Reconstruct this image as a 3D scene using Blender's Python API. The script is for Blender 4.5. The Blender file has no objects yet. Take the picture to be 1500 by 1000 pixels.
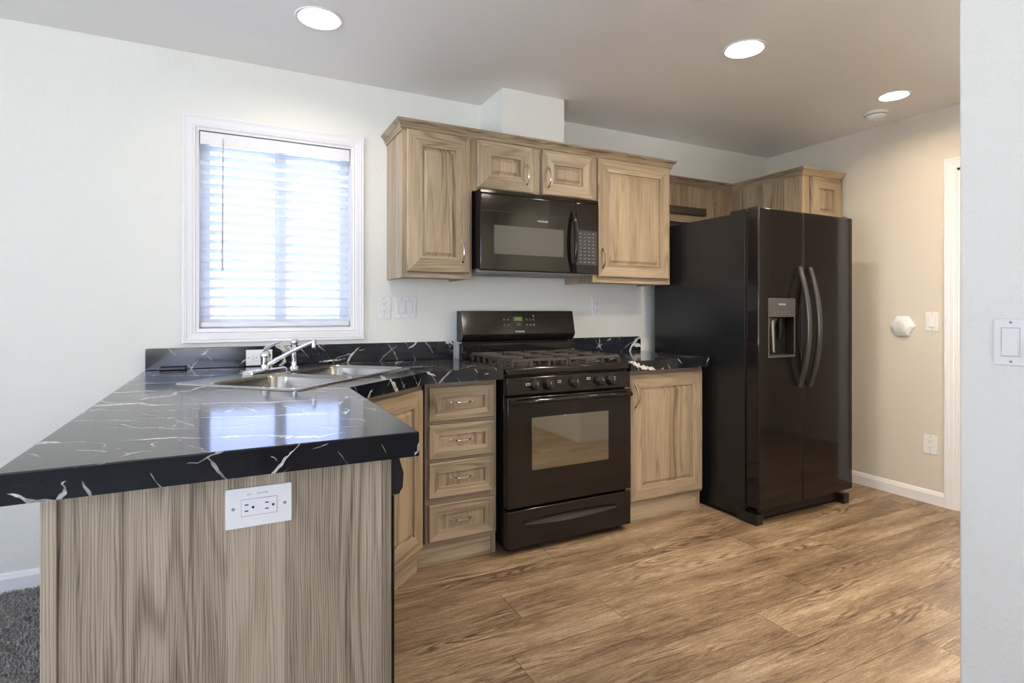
import bpy, bmesh, math, random
from mathutils import Vector, Matrix
random.seed(7)
PI = math.pi
sc = bpy.context.scene
col = sc.collection

# ------------------------------------------------------------------ camera
cam_d = bpy.data.cameras.new('camera')
cam_d.sensor_width = 36.0
cam_d.lens = 809.42 / 1500 * 36.0
cam_d.shift_y = -(500 - 456.2) / 1500
cam_d.clip_start = 0.05
cam = bpy.data.objects.new('camera', cam_d)
cam.location = (-1.1814, -3.0533, 1.1874)
cam.rotation_euler = (PI / 2, 0, -0.4681)
col.objects.link(cam)
sc.camera = cam

# ------------------------------------------------------------------ colour management, sky, daylight
sc.view_settings.view_transform = 'Standard'
sc.view_settings.look = 'None'
sc.view_settings.gamma = 1.0
sc.view_settings.use_curve_mapping = False
sc.view_settings.exposure = 0.15

world = bpy.data.worlds.new('sky')
sc.world = world
world.use_nodes = True
_nt = world.node_tree
_bg = _nt.nodes['Background']
_tc = _nt.nodes.new('ShaderNodeTexCoord')
_sep = _nt.nodes.new('ShaderNodeSeparateXYZ')
_rp = _nt.nodes.new('ShaderNodeValToRGB')
_nt.links.new(_tc.outputs['Generated'], _sep.inputs[0])
_nt.links.new(_sep.outputs['Z'], _rp.inputs['Fac'])
_nt.links.new(_rp.outputs['Color'], _bg.inputs['Color'])
_rp.color_ramp.elements[0].position = 0.0
_rp.color_ramp.elements[0].color = (0.58, 0.66, 1.0, 1)
_rp.color_ramp.elements[1].position = 0.6
_rp.color_ramp.elements[1].color = (0.38, 0.50, 1.0, 1)
_bg.inputs['Strength'].default_value = 6.4


def daylight(name, loc, rot, sx, sy, power, color):
    l = bpy.data.lights.new(name, 'AREA')
    l.shape = 'RECTANGLE'
    l.size = sx
    l.size_y = sy
    l.energy = power
    l.color = color
    o = bpy.data.objects.new(name, l)
    o.location = loc
    o.rotation_euler = rot
    col.objects.link(o)
    return o


# daylight just outside the living-room windows
daylight('daylight_living_front', (-2.6, -6.72, 1.45), (PI / 2 + 0.15, 0, 0), 3.0, 1.5, 30, (1.0, 0.955, 0.87))
daylight('daylight_living_side', (-5.72, -3.0, 1.45), (PI / 2 + 0.15, 0, -PI / 2), 2.8, 1.5, 60, (1.0, 0.955, 0.87))
# lamps added to lift the ceiling, imitating bounce off sunlit ground outside
daylight('bounce_fill_front', (-2.6, -7.1, 0.55), (PI / 2 + 0.85, 0, 0), 3.2, 0.9, 285, (1.0, 0.95, 0.86))
daylight('bounce_fill_side', (-6.1, -3.0, 0.55), (PI / 2 + 0.85, 0, -PI / 2), 3.0, 0.9, 240, (1.0, 0.95, 0.86))
# unseen area lamp added as daylight from the room beyond the doorway
daylight('hall_daylight_fill', (3.66, -1.22, 1.35), (PI / 2, 0, PI / 2 + 0.5), 0.5, 1.0, 10, (0.88, 0.93, 1.0))
sun_d = bpy.data.lights.new('sun', 'SUN')
sun_d.energy = 44.0
sun_d.angle = 0.01
sun_d.color = (1.0, 0.96, 0.90)
sun = bpy.data.objects.new('sun', sun_d)
sun.rotation_euler = Vector((0.72, 0.06, -0.69)).to_track_quat('-Z', 'Y').to_euler()
col.objects.link(sun)

# ------------------------------------------------------------------ material helpers


class NT:
    def __init__(self, name):
        self.m = bpy.data.materials.new(name)
        self.m.use_nodes = True
        self.t = self.m.node_tree
        self.t.nodes.clear()
        self.out = self.t.nodes.new('ShaderNodeOutputMaterial')

    def n(self, typ, ins=None, **kw):
        nd = self.t.nodes.new('ShaderNode' + typ)
        for k, v in kw.items():
            setattr(nd, k, v)
        for k, v in (ins or {}).items():
            s = nd.inputs[k]
            if isinstance(v, bpy.types.NodeSocket):
                self.t.links.new(v, s)
            else:
                s.default_value = v
        return nd

    def math(self, op, a, b=0.0, c=0.0, clamp=False):
        nd = self.n('Math', {0: a, 1: b, 2: c}, operation=op, use_clamp=clamp)
        return nd.outputs[0]

    def ramp(self, fac, stops, interp='LINEAR'):
        nd = self.n('ValToRGB', {'Fac': fac})
        r = nd.color_ramp
        r.interpolation = interp
        while len(r.elements) > 1:
            r.elements.remove(r.elements[-1])
        r.elements[0].position, r.elements[0].color = stops[0][0], col4(stops[0][1])
        for p, c in stops[1:]:
            e = r.elements.new(p)
            e.color = col4(c)
        return nd.outputs['Color']

    def mix(self, fac, a, b, mode='MIX'):
        nd = self.n('Mix', data_type='RGBA', blend_type=mode)
        for k, v in ((0, fac), (6, a), (7, b)):
            if isinstance(v, bpy.types.NodeSocket):
                self.t.links.new(v, nd.inputs[k])
            else:
                nd.inputs[k].default_value = v if k == 0 else col4(v)
        return nd.outputs[2]

    def noise(self, vec, scale, detail=2.0, rough=0.5, dist=0.0, out='Fac'):
        nd = self.n('TexNoise', {'Vector': vec, 'Scale': scale, 'Detail': detail, 'Roughness': rough, 'Distortion': dist})
        return nd.outputs[out]

    def scale(self, vec, s, off=None):
        nd = self.n('Mapping', {'Vector': vec, 'Scale': s})
        if off is not None:
            self.t.links.new(off, nd.inputs['Location'])
        return nd.outputs[0]

    def bump(self, h, strength, dist):
        return self.n('Bump', {'Height': h, 'Strength': strength, 'Distance': dist}).outputs[0]

    def bsdf(self, color, rough=0.5, metal=0.0, normal=None, **ins):
        d = {'Base Color': color if isinstance(color, bpy.types.NodeSocket) else col4(color), 'Roughness': rough, 'Metallic': metal}
        if normal is not None:
            d['Normal'] = normal
        d.update(ins)
        nd = self.n('BsdfPrincipled', d)
        self.t.links.new(nd.outputs[0], self.out.inputs[0])
        return nd


def col4(c):
    return c if isinstance(c, bpy.types.NodeSocket) else (tuple(c) + (1.0,) if len(c) == 3 else tuple(c))


def simple(name, c, rough=0.5, metal=0.0, **ins):
    t = NT(name)
    t.bsdf(c, rough, metal, **ins)
    return t.m


def emit(name, c, s):
    t = NT(name)
    e = t.n('Emission', {'Color': col4(c), 'Strength': s})
    t.t.links.new(e.outputs[0], t.out.inputs[0])
    return t.m


def wood(name, axis, seed, cols, plank=0.085, knots=True, rough=0.42, streak=0.5):
    """axis: 'v' grain along local z, 'h' grain along local x, 'd' grain along local y"""
    t = NT(name)
    tc = t.n('TexCoord').outputs['Object']
    rnd = t.n('ObjectInfo').outputs['Random']
    sep = t.n('SeparateXYZ', {0: tc})
    X, Y, Z = sep.outputs
    if axis == 'v':
        a, b, g = X, Y, Z
    elif axis == 'h':
        a, b, g = Z, Y, X
    else:
        a, b, g = X, Z, Y
    off = t.math('MULTIPLY_ADD', rnd, 17.0, seed)
    aa = t.math('ADD', t.math('ADD', a, t.math('MULTIPLY', b, 0.9)), off)
    pk = t.math('FLOOR', t.math('DIVIDE', aa, plank))
    w = t.n('TexWhiteNoise', {'W': pk}, noise_dimensions='1D').outputs['Value']
    gg = t.math('ADD', g, t.math('MULTIPLY', w, 9.0))
    v = t.n('CombineXYZ', {0: aa, 1: 0.0, 2: gg}).outputs[0]
    tone = t.noise(t.scale(v, (9, 1, 0.9)), 1.0, 3.0, 0.55)
    field = t.noise(t.scale(v, (8, 1, 0.65)), 1.0, 1.0, 0.4)
    if knots:
        vo = t.n('TexVoronoi', {'Vector': t.scale(v, (6.5, 1, 2.6)), 'Scale': 1.0})
        kd = t.math('SUBTRACT', 1.0, t.math('DIVIDE', vo.outputs['Distance'], 0.26), clamp=True)
        kd = t.math('MULTIPLY', kd, t.math('GREATER_THAN', t.n('SeparateColor', {0: vo.outputs['Color']}).outputs[0], 0.78))
        field = t.math('ADD', field, t.math('MULTIPLY', t.math('POWER', kd, 1.5), 0.17))
    ring = t.math('SINE', t.math('MULTIPLY', field, 85.0))
    ring = t.math('POWER', t.math('MULTIPLY_ADD', ring, 0.5, 0.5), 3.0)
    rmask = t.ramp(t.noise(t.scale(v, (7, 1, 0.8)), 1.0, 1.0), [(0.45, (0.15,) * 3), (0.62, (1, 1, 1))])
    fib = t.noise(t.scale(v, (420, 1, 5)), 1.0, 2.0, 0.6)
    fib2 = t.noise(t.scale(v, (170, 1, 1.6)), 1.0, 3.0, 0.65)
    val = t.math('MULTIPLY_ADD', t.math('SUBTRACT', tone, 0.5), 0.9, 0.65)
    val = t.math('ADD', val, t.math('MULTIPLY', t.math('SUBTRACT', w, 0.5), 0.26))
    val = t.math('SUBTRACT', val, t.math('MULTIPLY', t.math('MULTIPLY', ring, rmask), 0.30))
    val = t.math('ADD', val, t.math('MULTIPLY', t.math('SUBTRACT', fib, 0.5), 1.3 * streak))
    val = t.math('ADD', val, t.math('MULTIPLY', t.math('SUBTRACT', fib2, 0.5), 0.8 * streak))
    pin = t.math('SINE', t.math('ADD', t.math('MULTIPLY', aa, 1250.0), t.math('MULTIPLY', t.noise(t.scale(v, (40, 1, 3)), 1.0, 2.0), 26.0)))
    pin = t.math('POWER', t.math('MULTIPLY_ADD', pin, 0.5, 0.5), 4.0)
    val = t.math('SUBTRACT', val, t.math('MULTIPLY', pin, 0.55 * streak))
    if knots:
        val = t.math('SUBTRACT', val, t.math('MULTIPLY', t.math('POWER', kd, 3.0), 0.4))
    c = t.ramp(val, [(0.0, cols[0]), (0.42, cols[1]), (0.62, cols[2]), (1.0, cols[3])])
    nrm = t.bump(fib, 0.12, 0.0006)
    t.bsdf(c, rough, normal=nrm)
    return t.m


OAK = [(0.085, 0.058, 0.034), (0.270, 0.203, 0.128), (0.385, 0.297, 0.194), (0.53, 0.43, 0.305)]
M = {}
M['wood_v'] = wood('oak_laminate_upright_grain', 'v', 1.3, OAK)
M['wood_h'] = wood('oak_laminate_level_grain', 'h', 5.7, OAK, knots=False)
M['wood_p'] = wood('oak_laminate_panel', 'v', 11.1, OAK)
M['wood_d'] = wood('oak_laminate_deep_grain', 'd', 3.1, OAK, knots=False)
PANEL = [(0.090, 0.070, 0.046), (0.295, 0.234, 0.157), (0.425, 0.348, 0.243), (0.56, 0.478, 0.355)]
M['wood_end'] = wood('oak_laminate_end_panel', 'v', 20.4, PANEL, plank=0.107, streak=0.55)
M['wood_dark'] = simple('dark_strip_and_gap_shade', (0.035, 0.024, 0.018), 0.45)

# painted surfaces with orange-peel texture


def paint(name, c, scale=75.0, strength=0.35, rough=0.55):
    t = NT(name)
    tc = t.n('TexCoord').outputs['Object']
    n = t.noise(tc, scale, 3.0, 0.55)
    n = t.ramp(n, [(0.45, (0, 0, 0)), (0.68, (1, 1, 1))])
    t.bsdf(c, rough, normal=t.bump(n, strength, 0.0022))
    return t.m


M['wall'] = paint('off_white_orange_peel_paint', (0.775, 0.78, 0.72))
M['wall_warm'] = paint('beige_orange_peel_paint', (0.66, 0.62, 0.535))
M['ceil'] = paint('ceiling_paint', (0.86, 0.855, 0.84), 60, 0.15)
M['trim'] = simple('white_gloss_trim_paint', (0.80, 0.80, 0.81), 0.3)
M['plastic'] = simple('white_plastic', (0.80, 0.80, 0.79), 0.32)
M['wand'] = simple('grey_clear_wand', (0.50, 0.50, 0.51), 0.3)
M['plastic_slot'] = simple('dark_slot', (0.015, 0.015, 0.015), 0.6)
M['plastic_line'] = simple('grey_seam', (0.30, 0.30, 0.31), 0.6)


def marble(name):
    t = NT(name)
    tc = t.n('TexCoord').outputs['Object']
    d = t.n('TexNoise', {'Vector': tc, 'Scale': 2.6, 'Detail': 5.0, 'Roughness': 0.55})

    def veins(nrm, freq, amp, width, mscale, thr, seed):
        dot = t.n('VectorMath', {0: tc, 1: nrm}, operation='DOT_PRODUCT').outputs['Value']
        sp = t.n('SeparateColor', {0: d.outputs['Color']}).outputs
        f = t.math('ADD', t.math('MULTIPLY', dot, freq), t.math('MULTIPLY', sp[seed % 3], amp))
        f = t.math('ADD', f, seed * 0.37)
        a = t.math('ABSOLUTE', t.math('SUBTRACT', t.math('FRACT', f), 0.5))
        m = t.noise(t.n('Mapping', {'Vector': tc, 'Location': (seed * 3.1, seed * 1.7, seed * 2.3)}).outputs[0], mscale, 2.0, 0.6)
        w = t.math('MULTIPLY', t.math('SUBTRACT', m, thr, clamp=True), width)
        return t.math('LESS_THAN', a, w)

    l1 = veins((0.30, 0.90, 0.55), 4.2, 1.1, 0.24, 5.0, 0.465, 1)
    l2 = veins((0.85, -0.35, -0.60), 3.4, 1.1, 0.19, 5.5, 0.475, 2)
    l3 = veins((0.45, 0.85, -0.80), 9.0, 1.6, 0.26, 10.0, 0.50, 4)
    l4 = veins((0.90, 0.45, 0.60), 10.0, 1.7, 0.22, 11.0, 0.51, 6)
    ln = t.math('MAXIMUM', t.math('MAXIMUM', l1, l2), t.math('MULTIPLY', t.math('MAXIMUM', l3, l4), 0.55))
    fine = t.noise(tc, 70.0, 3.0)
    ln = t.math('MULTIPLY', ln, t.ramp(fine, [(0.32, (0.35,) * 3), (0.56, (1, 1, 1))]))
    cloud = t.noise(tc, 6.0, 5.0, 0.7)
    base = t.ramp(cloud, [(0.3, (0.005, 0.006, 0.008)), (0.75, (0.014, 0.016, 0.022))])
    c = t.mix(ln, base, (0.62, 0.60, 0.56))
    t.bsdf(c, 0.10, **{'Specular IOR Level': 0.5})
    return t.m


M['marble'] = marble('black_marble_laminate')
M['black'] = simple('black_gloss_enamel', (0.012, 0.0095, 0.008), 0.08, **{'Specular IOR Level': 0.36})
M['black_satin'] = simple('black_satin', (0.012, 0.011, 0.011), 0.32)
M['iron'] = simple('black_cast_iron', (0.046, 0.037, 0.032), 0.36)
M['black_deep'] = simple('black_recess', (0.004, 0.004, 0.004), 0.6)


def fridge_side():
    t = NT('black_pebbled_steel')
    tc = t.n('TexCoord').outputs['Object']
    n = t.noise(tc, 260.0, 2.0)
    t.bsdf((0.010, 0.0105, 0.0115), 0.27, normal=t.bump(n, 0.22, 0.001))
    return t.m


M['fridge_side'] = fridge_side()
M['glass_dark'] = simple('dark_oven_glass', (0.040, 0.036, 0.018), 0.05, **{'Specular IOR Level': 1.0, 'Coat Weight': 1.0, 'Coat Roughness': 0.04, 'Coat IOR': 2.3})
M['glass_mw'] = simple('grey_screened_glass', (0.072, 0.070, 0.064), 0.22)
M['grey_panel'] = simple('grey_control_panel', (0.075, 0.072, 0.070), 0.25)
M['keypad'] = simple('dark_keypad', (0.035, 0.037, 0.042), 0.2)
M['print'] = simple('light_grey_printing', (0.62, 0.62, 0.62), 0.5)
M['print_dim'] = simple('dim_grey_printing', (0.20, 0.20, 0.21), 0.5)
M['red'] = simple('red_marking', (0.45, 0.05, 0.03), 0.5)
M['led'] = emit('green_clock_digits', (0.18, 0.62, 0.08), 0.75)
M['led_glow'] = simple('green_display_window', (0.022, 0.040, 0.012), 0.3)


def steel():
    t = NT('brushed_stainless_steel')
    tc = t.n('TexCoord').outputs['Object']
    n = t.noise(t.scale(tc, (8, 300, 300)), 1.0, 2.0)
    t.bsdf((0.47, 0.455, 0.43), 0.20, 1.0, normal=t.bump(n, 0.05, 0.0004))
    return t.m


M['steel'] = steel()
M['steel_rim'] = simple('polished_steel_rim', (0.66, 0.65, 0.64), 0.16, 1.0)
M['chrome'] = simple('polished_chrome', (0.78, 0.80, 0.83), 0.07, 1.0)
M['nickel'] = simple('brushed_nickel', (0.82, 0.77, 0.70), 0.16, 1.0)
M['handle_dark'] = simple('dark_smoked_metal', (0.075, 0.068, 0.064), 0.2, 0.6)
M['galv'] = simple('grey_underside_metal', (0.30, 0.31, 0.32), 0.45, 0.3)
M['lens'] = emit('lamp_lens_warm', (1.0, 0.87, 0.72), 480.0)
M['lens_soft'] = emit('lamp_lens_soft_warm', (1.0, 0.80, 0.60), 200.0)
M['lens_white'] = emit('lamp_lens_white', (1.0, 0.91, 0.80), 125.0)


def slat_mat():
    t = NT('white_blind_slat')
    a = t.n('BsdfDiffuse', {'Color': (0.86, 0.88, 0.90, 1)})
    b = t.n('BsdfTranslucent', {'Color': (0.92, 0.95, 0.98, 1)})
    mx = t.n('MixShader', {0: 0.72, 1: a.outputs[0], 2: b.outputs[0]})
    t.t.links.new(mx.outputs[0], t.out.inputs[0])
    return t.m


M['slat'] = slat_mat()


def pane_mat():
    t = NT('clear_window_glass')
    a = t.n('BsdfTransparent', {'Color': (0.96, 0.98, 0.98, 1)})
    b = t.n('BsdfGlossy', {'Color': (1, 1, 1, 1), 'Roughness': 0.02})
    f = t.n('Fresnel', {'IOR': 1.45})
    mx = t.n('MixShader', {0: f.outputs[0], 1: a.outputs[0], 2: b.outputs[0]})
    t.t.links.new(mx.outputs[0], t.out.inputs[0])
    return t.m


M['pane'] = pane_mat()


def floor_mat():
    t = NT('oak_vinyl_plank')
    tc = t.n('TexCoord').outputs['Object']
    at = t.n('Attribute', attribute_name='plank').outputs['Vector']
    sp = t.n('SeparateXYZ', {0: at})
    r1, r2, _ = sp.outputs
    s = t.n('SeparateXYZ', {0: tc})
    x = t.math('ADD', s.outputs[0], t.math('MULTIPLY', r1, 37.0))
    y = t.math('ADD', s.outputs[1], t.math('MULTIPLY', r2, 19.0))
    v = t.n('CombineXYZ', {0: x, 1: y, 2: 0.0}).outputs[0]
    wob = t.noise(t.scale(v, (2.2, 6, 1)), 1.0, 2.0)
    yy = t.math('ADD', y, t.math('MULTIPLY', wob, 0.05))
    v2 = t.n('CombineXYZ', {0: x, 1: yy, 2: 0.0}).outputs[0]
    tone = t.noise(t.scale(v2, (1.3, 9, 1)), 1.0, 4.0, 0.6)
    field = t.noise(t.scale(v2, (1.0, 8.5, 1)), 1.0, 2.0, 0.5)
    ring = t.math('SINE', t.math('MULTIPLY', field, 130.0))
    ring = t.math('POWER', t.math('MULTIPLY_ADD', ring, 0.5, 0.5), 2.0)
    rm = t.ramp(t.noise(t.scale(v2, (1.6, 7, 1)), 1.0, 2.0), [(0.48, (0, 0, 0)), (0.66, (1, 1, 1))])
    fib = t.noise(t.scale(v2, (14, 240, 1)), 1.0, 3.0, 0.65)
    fib2 = t.noise(t.scale(v2, (5, 60, 1)), 1.0, 4.0, 0.65)
    spk = t.noise(t.scale(v2, (70, 190, 1)), 1.0, 2.0, 0.6)
    val = t.math('MULTIPLY_ADD', t.math('SUBTRACT', tone, 0.5), 1.3, 0.50)
    val = t.math('ADD', val, t.math('MULTIPLY', t.math('SUBTRACT', r1, 0.5), 0.16))
    val = t.math('SUBTRACT', val, t.math('MULTIPLY', t.math('MULTIPLY', t.math('SUBTRACT', ring, 0.35), rm), 0.50))
    val = t.math('ADD', val, t.math('MULTIPLY', t.math('SUBTRACT', fib, 0.5), 0.95))
    val = t.math('ADD', val, t.math('MULTIPLY', t.math('SUBTRACT', fib2, 0.5), 0.80))
    val = t.math('ADD', val, t.math('MULTIPLY', t.math('SUBTRACT', spk, 0.5), 0.45))
    c = t.ramp(val, [(0.05, (0.070, 0.044, 0.024)), (0.36, (0.180, 0.119, 0.069)), (0.60, (0.285, 0.199, 0.121)), (0.92, (0.45, 0.345, 0.235))])
    rgh = t.math('MULTIPLY_ADD', fib2, 0.2, 0.30)
    t.bsdf(c, rgh, normal=t.bump(val, 0.15, 0.0012))
    return t.m


M['floor'] = floor_mat()
M['seam'] = simple('plank_seam', (0.07, 0.042, 0.024), 0.7)


def carpet_mat():
    t = NT('grey_carpet')
    tc = t.n('TexCoord').outputs['Object']
    n = t.noise(tc, 170.0, 3.0, 0.7)
    c = t.ramp(n, [(0.3, (0.20, 0.195, 0.185)), (0.7, (0.60, 0.585, 0.56))])
    t.bsdf(c, 0.95, normal=t.bump(n, 0.8, 0.006))
    return t.m


M['carpet'] = carpet_mat()
M['soil'] = simple('pale_gravel', (0.45, 0.44, 0.42), 0.9)
M['leaf'] = simple('shrub_leaf', (0.16, 0.20, 0.09), 0.7)

# ------------------------------------------------------------------ mesh builder


class MB:
    def __init__(self):
        self.v, self.f, self.mi, self.sm = [], [], [], []

    def add(self, verts, faces, mi=0, smooth=False):
        o = len(self.v)
        self.v += [tuple(p) for p in verts]
        for k, fc in enumerate(faces):
            self.f.append([i + o for i in fc])
            self.mi.append(mi[k] if isinstance(mi, (list, tuple)) else mi)
            self.sm.append(smooth)
        return self

    def box(self, x0, x1, y0, y1, z0, z1, mi=0):
        vs = [(x, y, z) for z in (z0, z1) for y in (y0, y1) for x in (x0, x1)]
        return self.add(vs, [(0, 2, 3, 1), (4, 5, 7, 6), (0, 1, 5, 4), (2, 6, 7, 3), (0, 4, 6, 2), (1, 3, 7, 5)], mi)

    def bm(self, bm, mi=0, smooth=False, mat=None):
        bm.verts.index_update()
        vs = [(mat @ v.co if mat else v.co) for v in bm.verts]
        fs = [[v.index for v in f.verts] for f in bm.faces]
        self.add(vs, fs, mi, smooth)
        bm.free()
        return self

    def bbox(self, x0, x1, y0, y1, z0, z1, b=0.004, seg=2, mi=0, smooth=True):
        bm = bmesh.new()
        bmesh.ops.create_cube(bm, size=1.0)
        for v in bm.verts:
            v.co = ((x0 + x1) / 2 + v.co.x * (x1 - x0), (y0 + y1) / 2 + v.co.y * (y1 - y0), (z0 + z1) / 2 + v.co.z * (z1 - z0))
        bmesh.ops.bevel(bm, geom=bm.edges[:], offset=b, segments=seg, affect='EDGES', profile=0.5)
        bm.normal_update()
        flags = [smooth and max(abs(c) for c in f.normal) < .999 for f in bm.faces]
        self.bm(bm, mi, smooth)
        self.sm[-len(flags):] = flags
        return self

    def prism(self, poly, z0, z1, mi=0, axis='z'):
        n = len(poly)
        f = {'z': lambda a, b, h: (a, b, h), 'y': lambda a, b, h: (a, h, b), 'x': lambda a, b, h: (h, a, b)}[axis]
        vs = [f(a, b, z0) for a, b in poly] + [f(a, b, z1) for a, b in poly]
        fs = [list(range(n))[::-1], list(range(n, 2 * n))] + [(i, (i + 1) % n, n + (i + 1) % n, n + i) for i in range(n)]
        return self.add(vs, fs, mi)

    def sweep(self, path, rad, n=10, mi=0, flat=1.0, up=(0, 0, 1), caps=True):
        """tube through path; rad a number or list; flat squeezes the section along `up`"""
        P = [Vector(p) for p in path]
        R = rad if isinstance(rad, (list, tuple)) else [rad] * len(P)
        vs, fs = [], []
        U0 = Vector(up)
        for i, p in enumerate(P):
            d = (P[min(i + 1, len(P) - 1)] - P[max(i - 1, 0)]).normalized()
            s = d.cross(U0)
            if s.length < 1e-4:
                s = d.cross(Vector((1, 0, 0)))
            s.normalize()
            u = s.cross(d).normalized()
            for k in range(n):
                a = 2 * PI * k / n
                vs.append(p + s * (R[i] * math.cos(a)) + u * (R[i] * flat * math.sin(a)))
        for i in range(len(P) - 1):
            for k in range(n):
                fs.append((i * n + k, i * n + (k + 1) % n, (i + 1) * n + (k + 1) % n, (i + 1) * n + k))
        if caps:
            fs.append(list(range(n))[::-1])
            fs.append([(len(P) - 1) * n + k for k in range(n)])
        return self.add(vs, fs, mi, True)

    def lathe(self, prof, c, axis='z', n=24, mi=0, smooth=True):
        """prof: list of (radius, height along axis)"""
        vs, fs = [], []
        for r, h in prof:
            for k in range(n):
                a = 2 * PI * k / n
                p, q = r * math.cos(a), r * math.sin(a)
                vs.append({'z': (c[0] + p, c[1] + q, c[2] + h), 'y': (c[0] + p, c[1] + h, c[2] + q), 'x': (c[0] + h, c[1] + p, c[2] + q)}[axis])
        for i in range(len(prof) - 1):
            for k in range(n):
                fs.append((i * n + k, i * n + (k + 1) % n, (i + 1) * n + (k + 1) % n, (i + 1) * n + k))
        self.add(vs, fs, mi, smooth)
        o = len(self.v) - len(vs)
        for j, rev in ((0, True), (len(prof) - 1, False)):
            if prof[j][0] > 1e-5:
                idx = [o + j * n + k for k in range(n)]
                self.f.append(idx[::-1] if rev else idx)
                self.mi.append(mi)
                self.sm.append(False)
        return self

    def build(self, name, mats, parent=None, local=False):
        me = bpy.data.meshes.new(name)
        vs = self.v
        if parent is not None and not local:
            inv = parent_world(parent).inverted()
            vs = [tuple(inv @ Vector(p)) for p in vs]
        me.from_pydata(vs, [], self.f)
        for m in (mats if isinstance(mats, (list, tuple)) else [mats]):
            me.materials.append(M[m])
        me.polygons.foreach_set('material_index', self.mi)
        me.polygons.foreach_set('use_smooth', self.sm)
        me.update()
        bm = bmesh.new()
        bm.from_mesh(me)
        bmesh.ops.recalc_face_normals(bm, faces=bm.faces[:])
        bm.to_mesh(me)
        bm.free()
        if any(self.sm):
            try:
                me.set_sharp_from_angle(angle=math.radians(40))
            except Exception:
                pass
            me.polygons.foreach_set('use_smooth', self.sm)
        o = bpy.data.objects.new(name, me)
        col.objects.link(o)
        if parent is not None:
            o.parent = parent
        return o


def parent_world(o):
    m = o.matrix_basis.copy()
    while o.parent is not None:
        o = o.parent
        m = o.matrix_basis @ m
    return m


def tag(o, label, cat=None, group=None):
    o['label'] = label
    if cat:
        o['category'] = cat
    if group:
        o['group'] = group
    return o


def thing(name, label, cat, loc=(0, 0, 0), rz=0.0, group=None):
    o = bpy.data.objects.new(name, None)
    col.objects.link(o)
    o.empty_display_size = 0.05
    o.location = loc
    o.rotation_euler = (0, 0, rz)
    return tag(o, label, cat, group)


def struct(mb, name, mats, parent=None):
    o = mb.build(name, mats, parent)
    if parent is None:
        o['kind'] = 'structure'
    return o


def text_mb(mb, s, size, org, mi=0, face='-y', align='CENTER', depth=0.0003, stretch=1.0):
    cu = bpy.data.curves.new('lettering', 'FONT')
    cu.body = s
    cu.size = size
    cu.align_x = align
    cu.align_y = 'CENTER'
    cu.extrude = depth
    ob = bpy.data.objects.new('lettering', cu)
    col.objects.link(ob)
    dg = bpy.context.evaluated_depsgraph_get()
    me = bpy.data.meshes.new_from_object(ob.evaluated_get(dg))
    vs = []
    for v in me.vertices:
        x, y, z = v.co
        vs.append((org[0] + x * stretch, org[1] - z, org[2] + y))
    mb.add(vs, [list(p.vertices) for p in me.polygons], mi)
    bpy.data.objects.remove(ob)
    bpy.data.curves.remove(cu)
    bpy.data.meshes.remove(me)


def cut(o, cutter_mb):
    c = cutter_mb.build('cutter', 'black', o.parent)
    c.matrix_basis = o.matrix_basis
    md = o.modifiers.new('cut', 'BOOLEAN')
    md.object = c
    md.operation = 'DIFFERENCE'
    md.solver = 'EXACT'
    dg = bpy.context.evaluated_depsgraph_get()
    me = bpy.data.meshes.new_from_object(o.evaluated_get(dg))
    o.modifiers.clear()
    old = o.data
    nm = old.name
    o.data = me
    bpy.data.meshes.remove(old)
    me.name = nm
    me.materials.clear()
    bpy.data.objects.remove(c)
    return o


def flat_with_holes(outer, holes, z):
    bm = bmesh.new()
    edges = []
    for lp in [outer] + holes:
        vs = [bm.verts.new((x, y, z)) for x, y in lp]
        for i in range(len(vs)):
            edges.append(bm.edges.new((vs[i], vs[(i + 1) % len(vs)])))
    bmesh.ops.triangle_fill(bm, use_beauty=True, use_dissolve=False, edges=edges)
    return bm


def rrect(x0, x1, y0, y1, r, n=6):
    pts = []
    for cx, cy, a0 in ((x1 - r, y1 - r, 0), (x0 + r, y1 - r, 90), (x0 + r, y0 + r, 180), (x1 - r, y0 + r, 270)):
        for k in range(n + 1):
            a = math.radians(a0 + 90 * k / n)
            pts.append((cx + r * math.cos(a), cy + r * math.sin(a)))
    return pts


def circle(cx, cy, r, n=32):
    return [(cx + r * math.cos(2 * PI * k / n), cy + r * math.sin(2 * PI * k / n)) for k in range(n)]


# ------------------------------------------------------------------ the room
H = 2.4255
XR, XL, YF = 2.679, -5.5, -6.5
XN, XN2, YN = 0.542, 0.66, -2.279
YK = -3.6

# vinyl plank floor: one mesh, planks as faces over a dark seam sheet
PW, PL = 0.192, 1.35
FX0, FX1, FY0, FY1 = -1.475, 3.7, -3.6, 0.0
mb = MB()
mb.add([(FX0, YF, -0.0016), (FX1, YF, -0.0016), (FX1, FY1, -0.0016), (FX0, FY1, -0.0016)], [(0, 1, 2, 3)], 1)
joint = {0: -0.18, 1: 0.17, 2: -0.32, 3: 0.66, 4: 1.345, -1: 0.70, -2: 0.2}
plank_rnd = [(0.5, 0.5, 0.5)]
for r in range(-6, 30):
    y1 = -0.965 - r * PW
    y0 = y1 - PW
    y1 = min(y1, FY1)
    if y1 <= y0 or y0 < YF:
        continue
    j = joint.get(r, random.uniform(0, PL))
    xs = [FX0] + sorted(j + k * PL for k in range(-6, 6) if FX0 + 0.02 < j + k * PL < FX1 - 0.02) + [FX1]
    for a, b in zip(xs, xs[1:]):
        g = 0.0009
        mb.add([(a + g, y0 + g, 0), (b - g, y0 + g, 0), (b - g, y1 - g, 0), (a + g, y1 - g, 0)], [(0, 1, 2, 3)], 0)
        plank_rnd.append((random.random(), random.random(), random.random()))
fl = struct(mb, 'floor', ['floor', 'seam'])
att = fl.data.attributes.new('plank', 'FLOAT_VECTOR', 'FACE')
for i, c in enumerate(plank_rnd):
    att.data[i].vector = c

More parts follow.
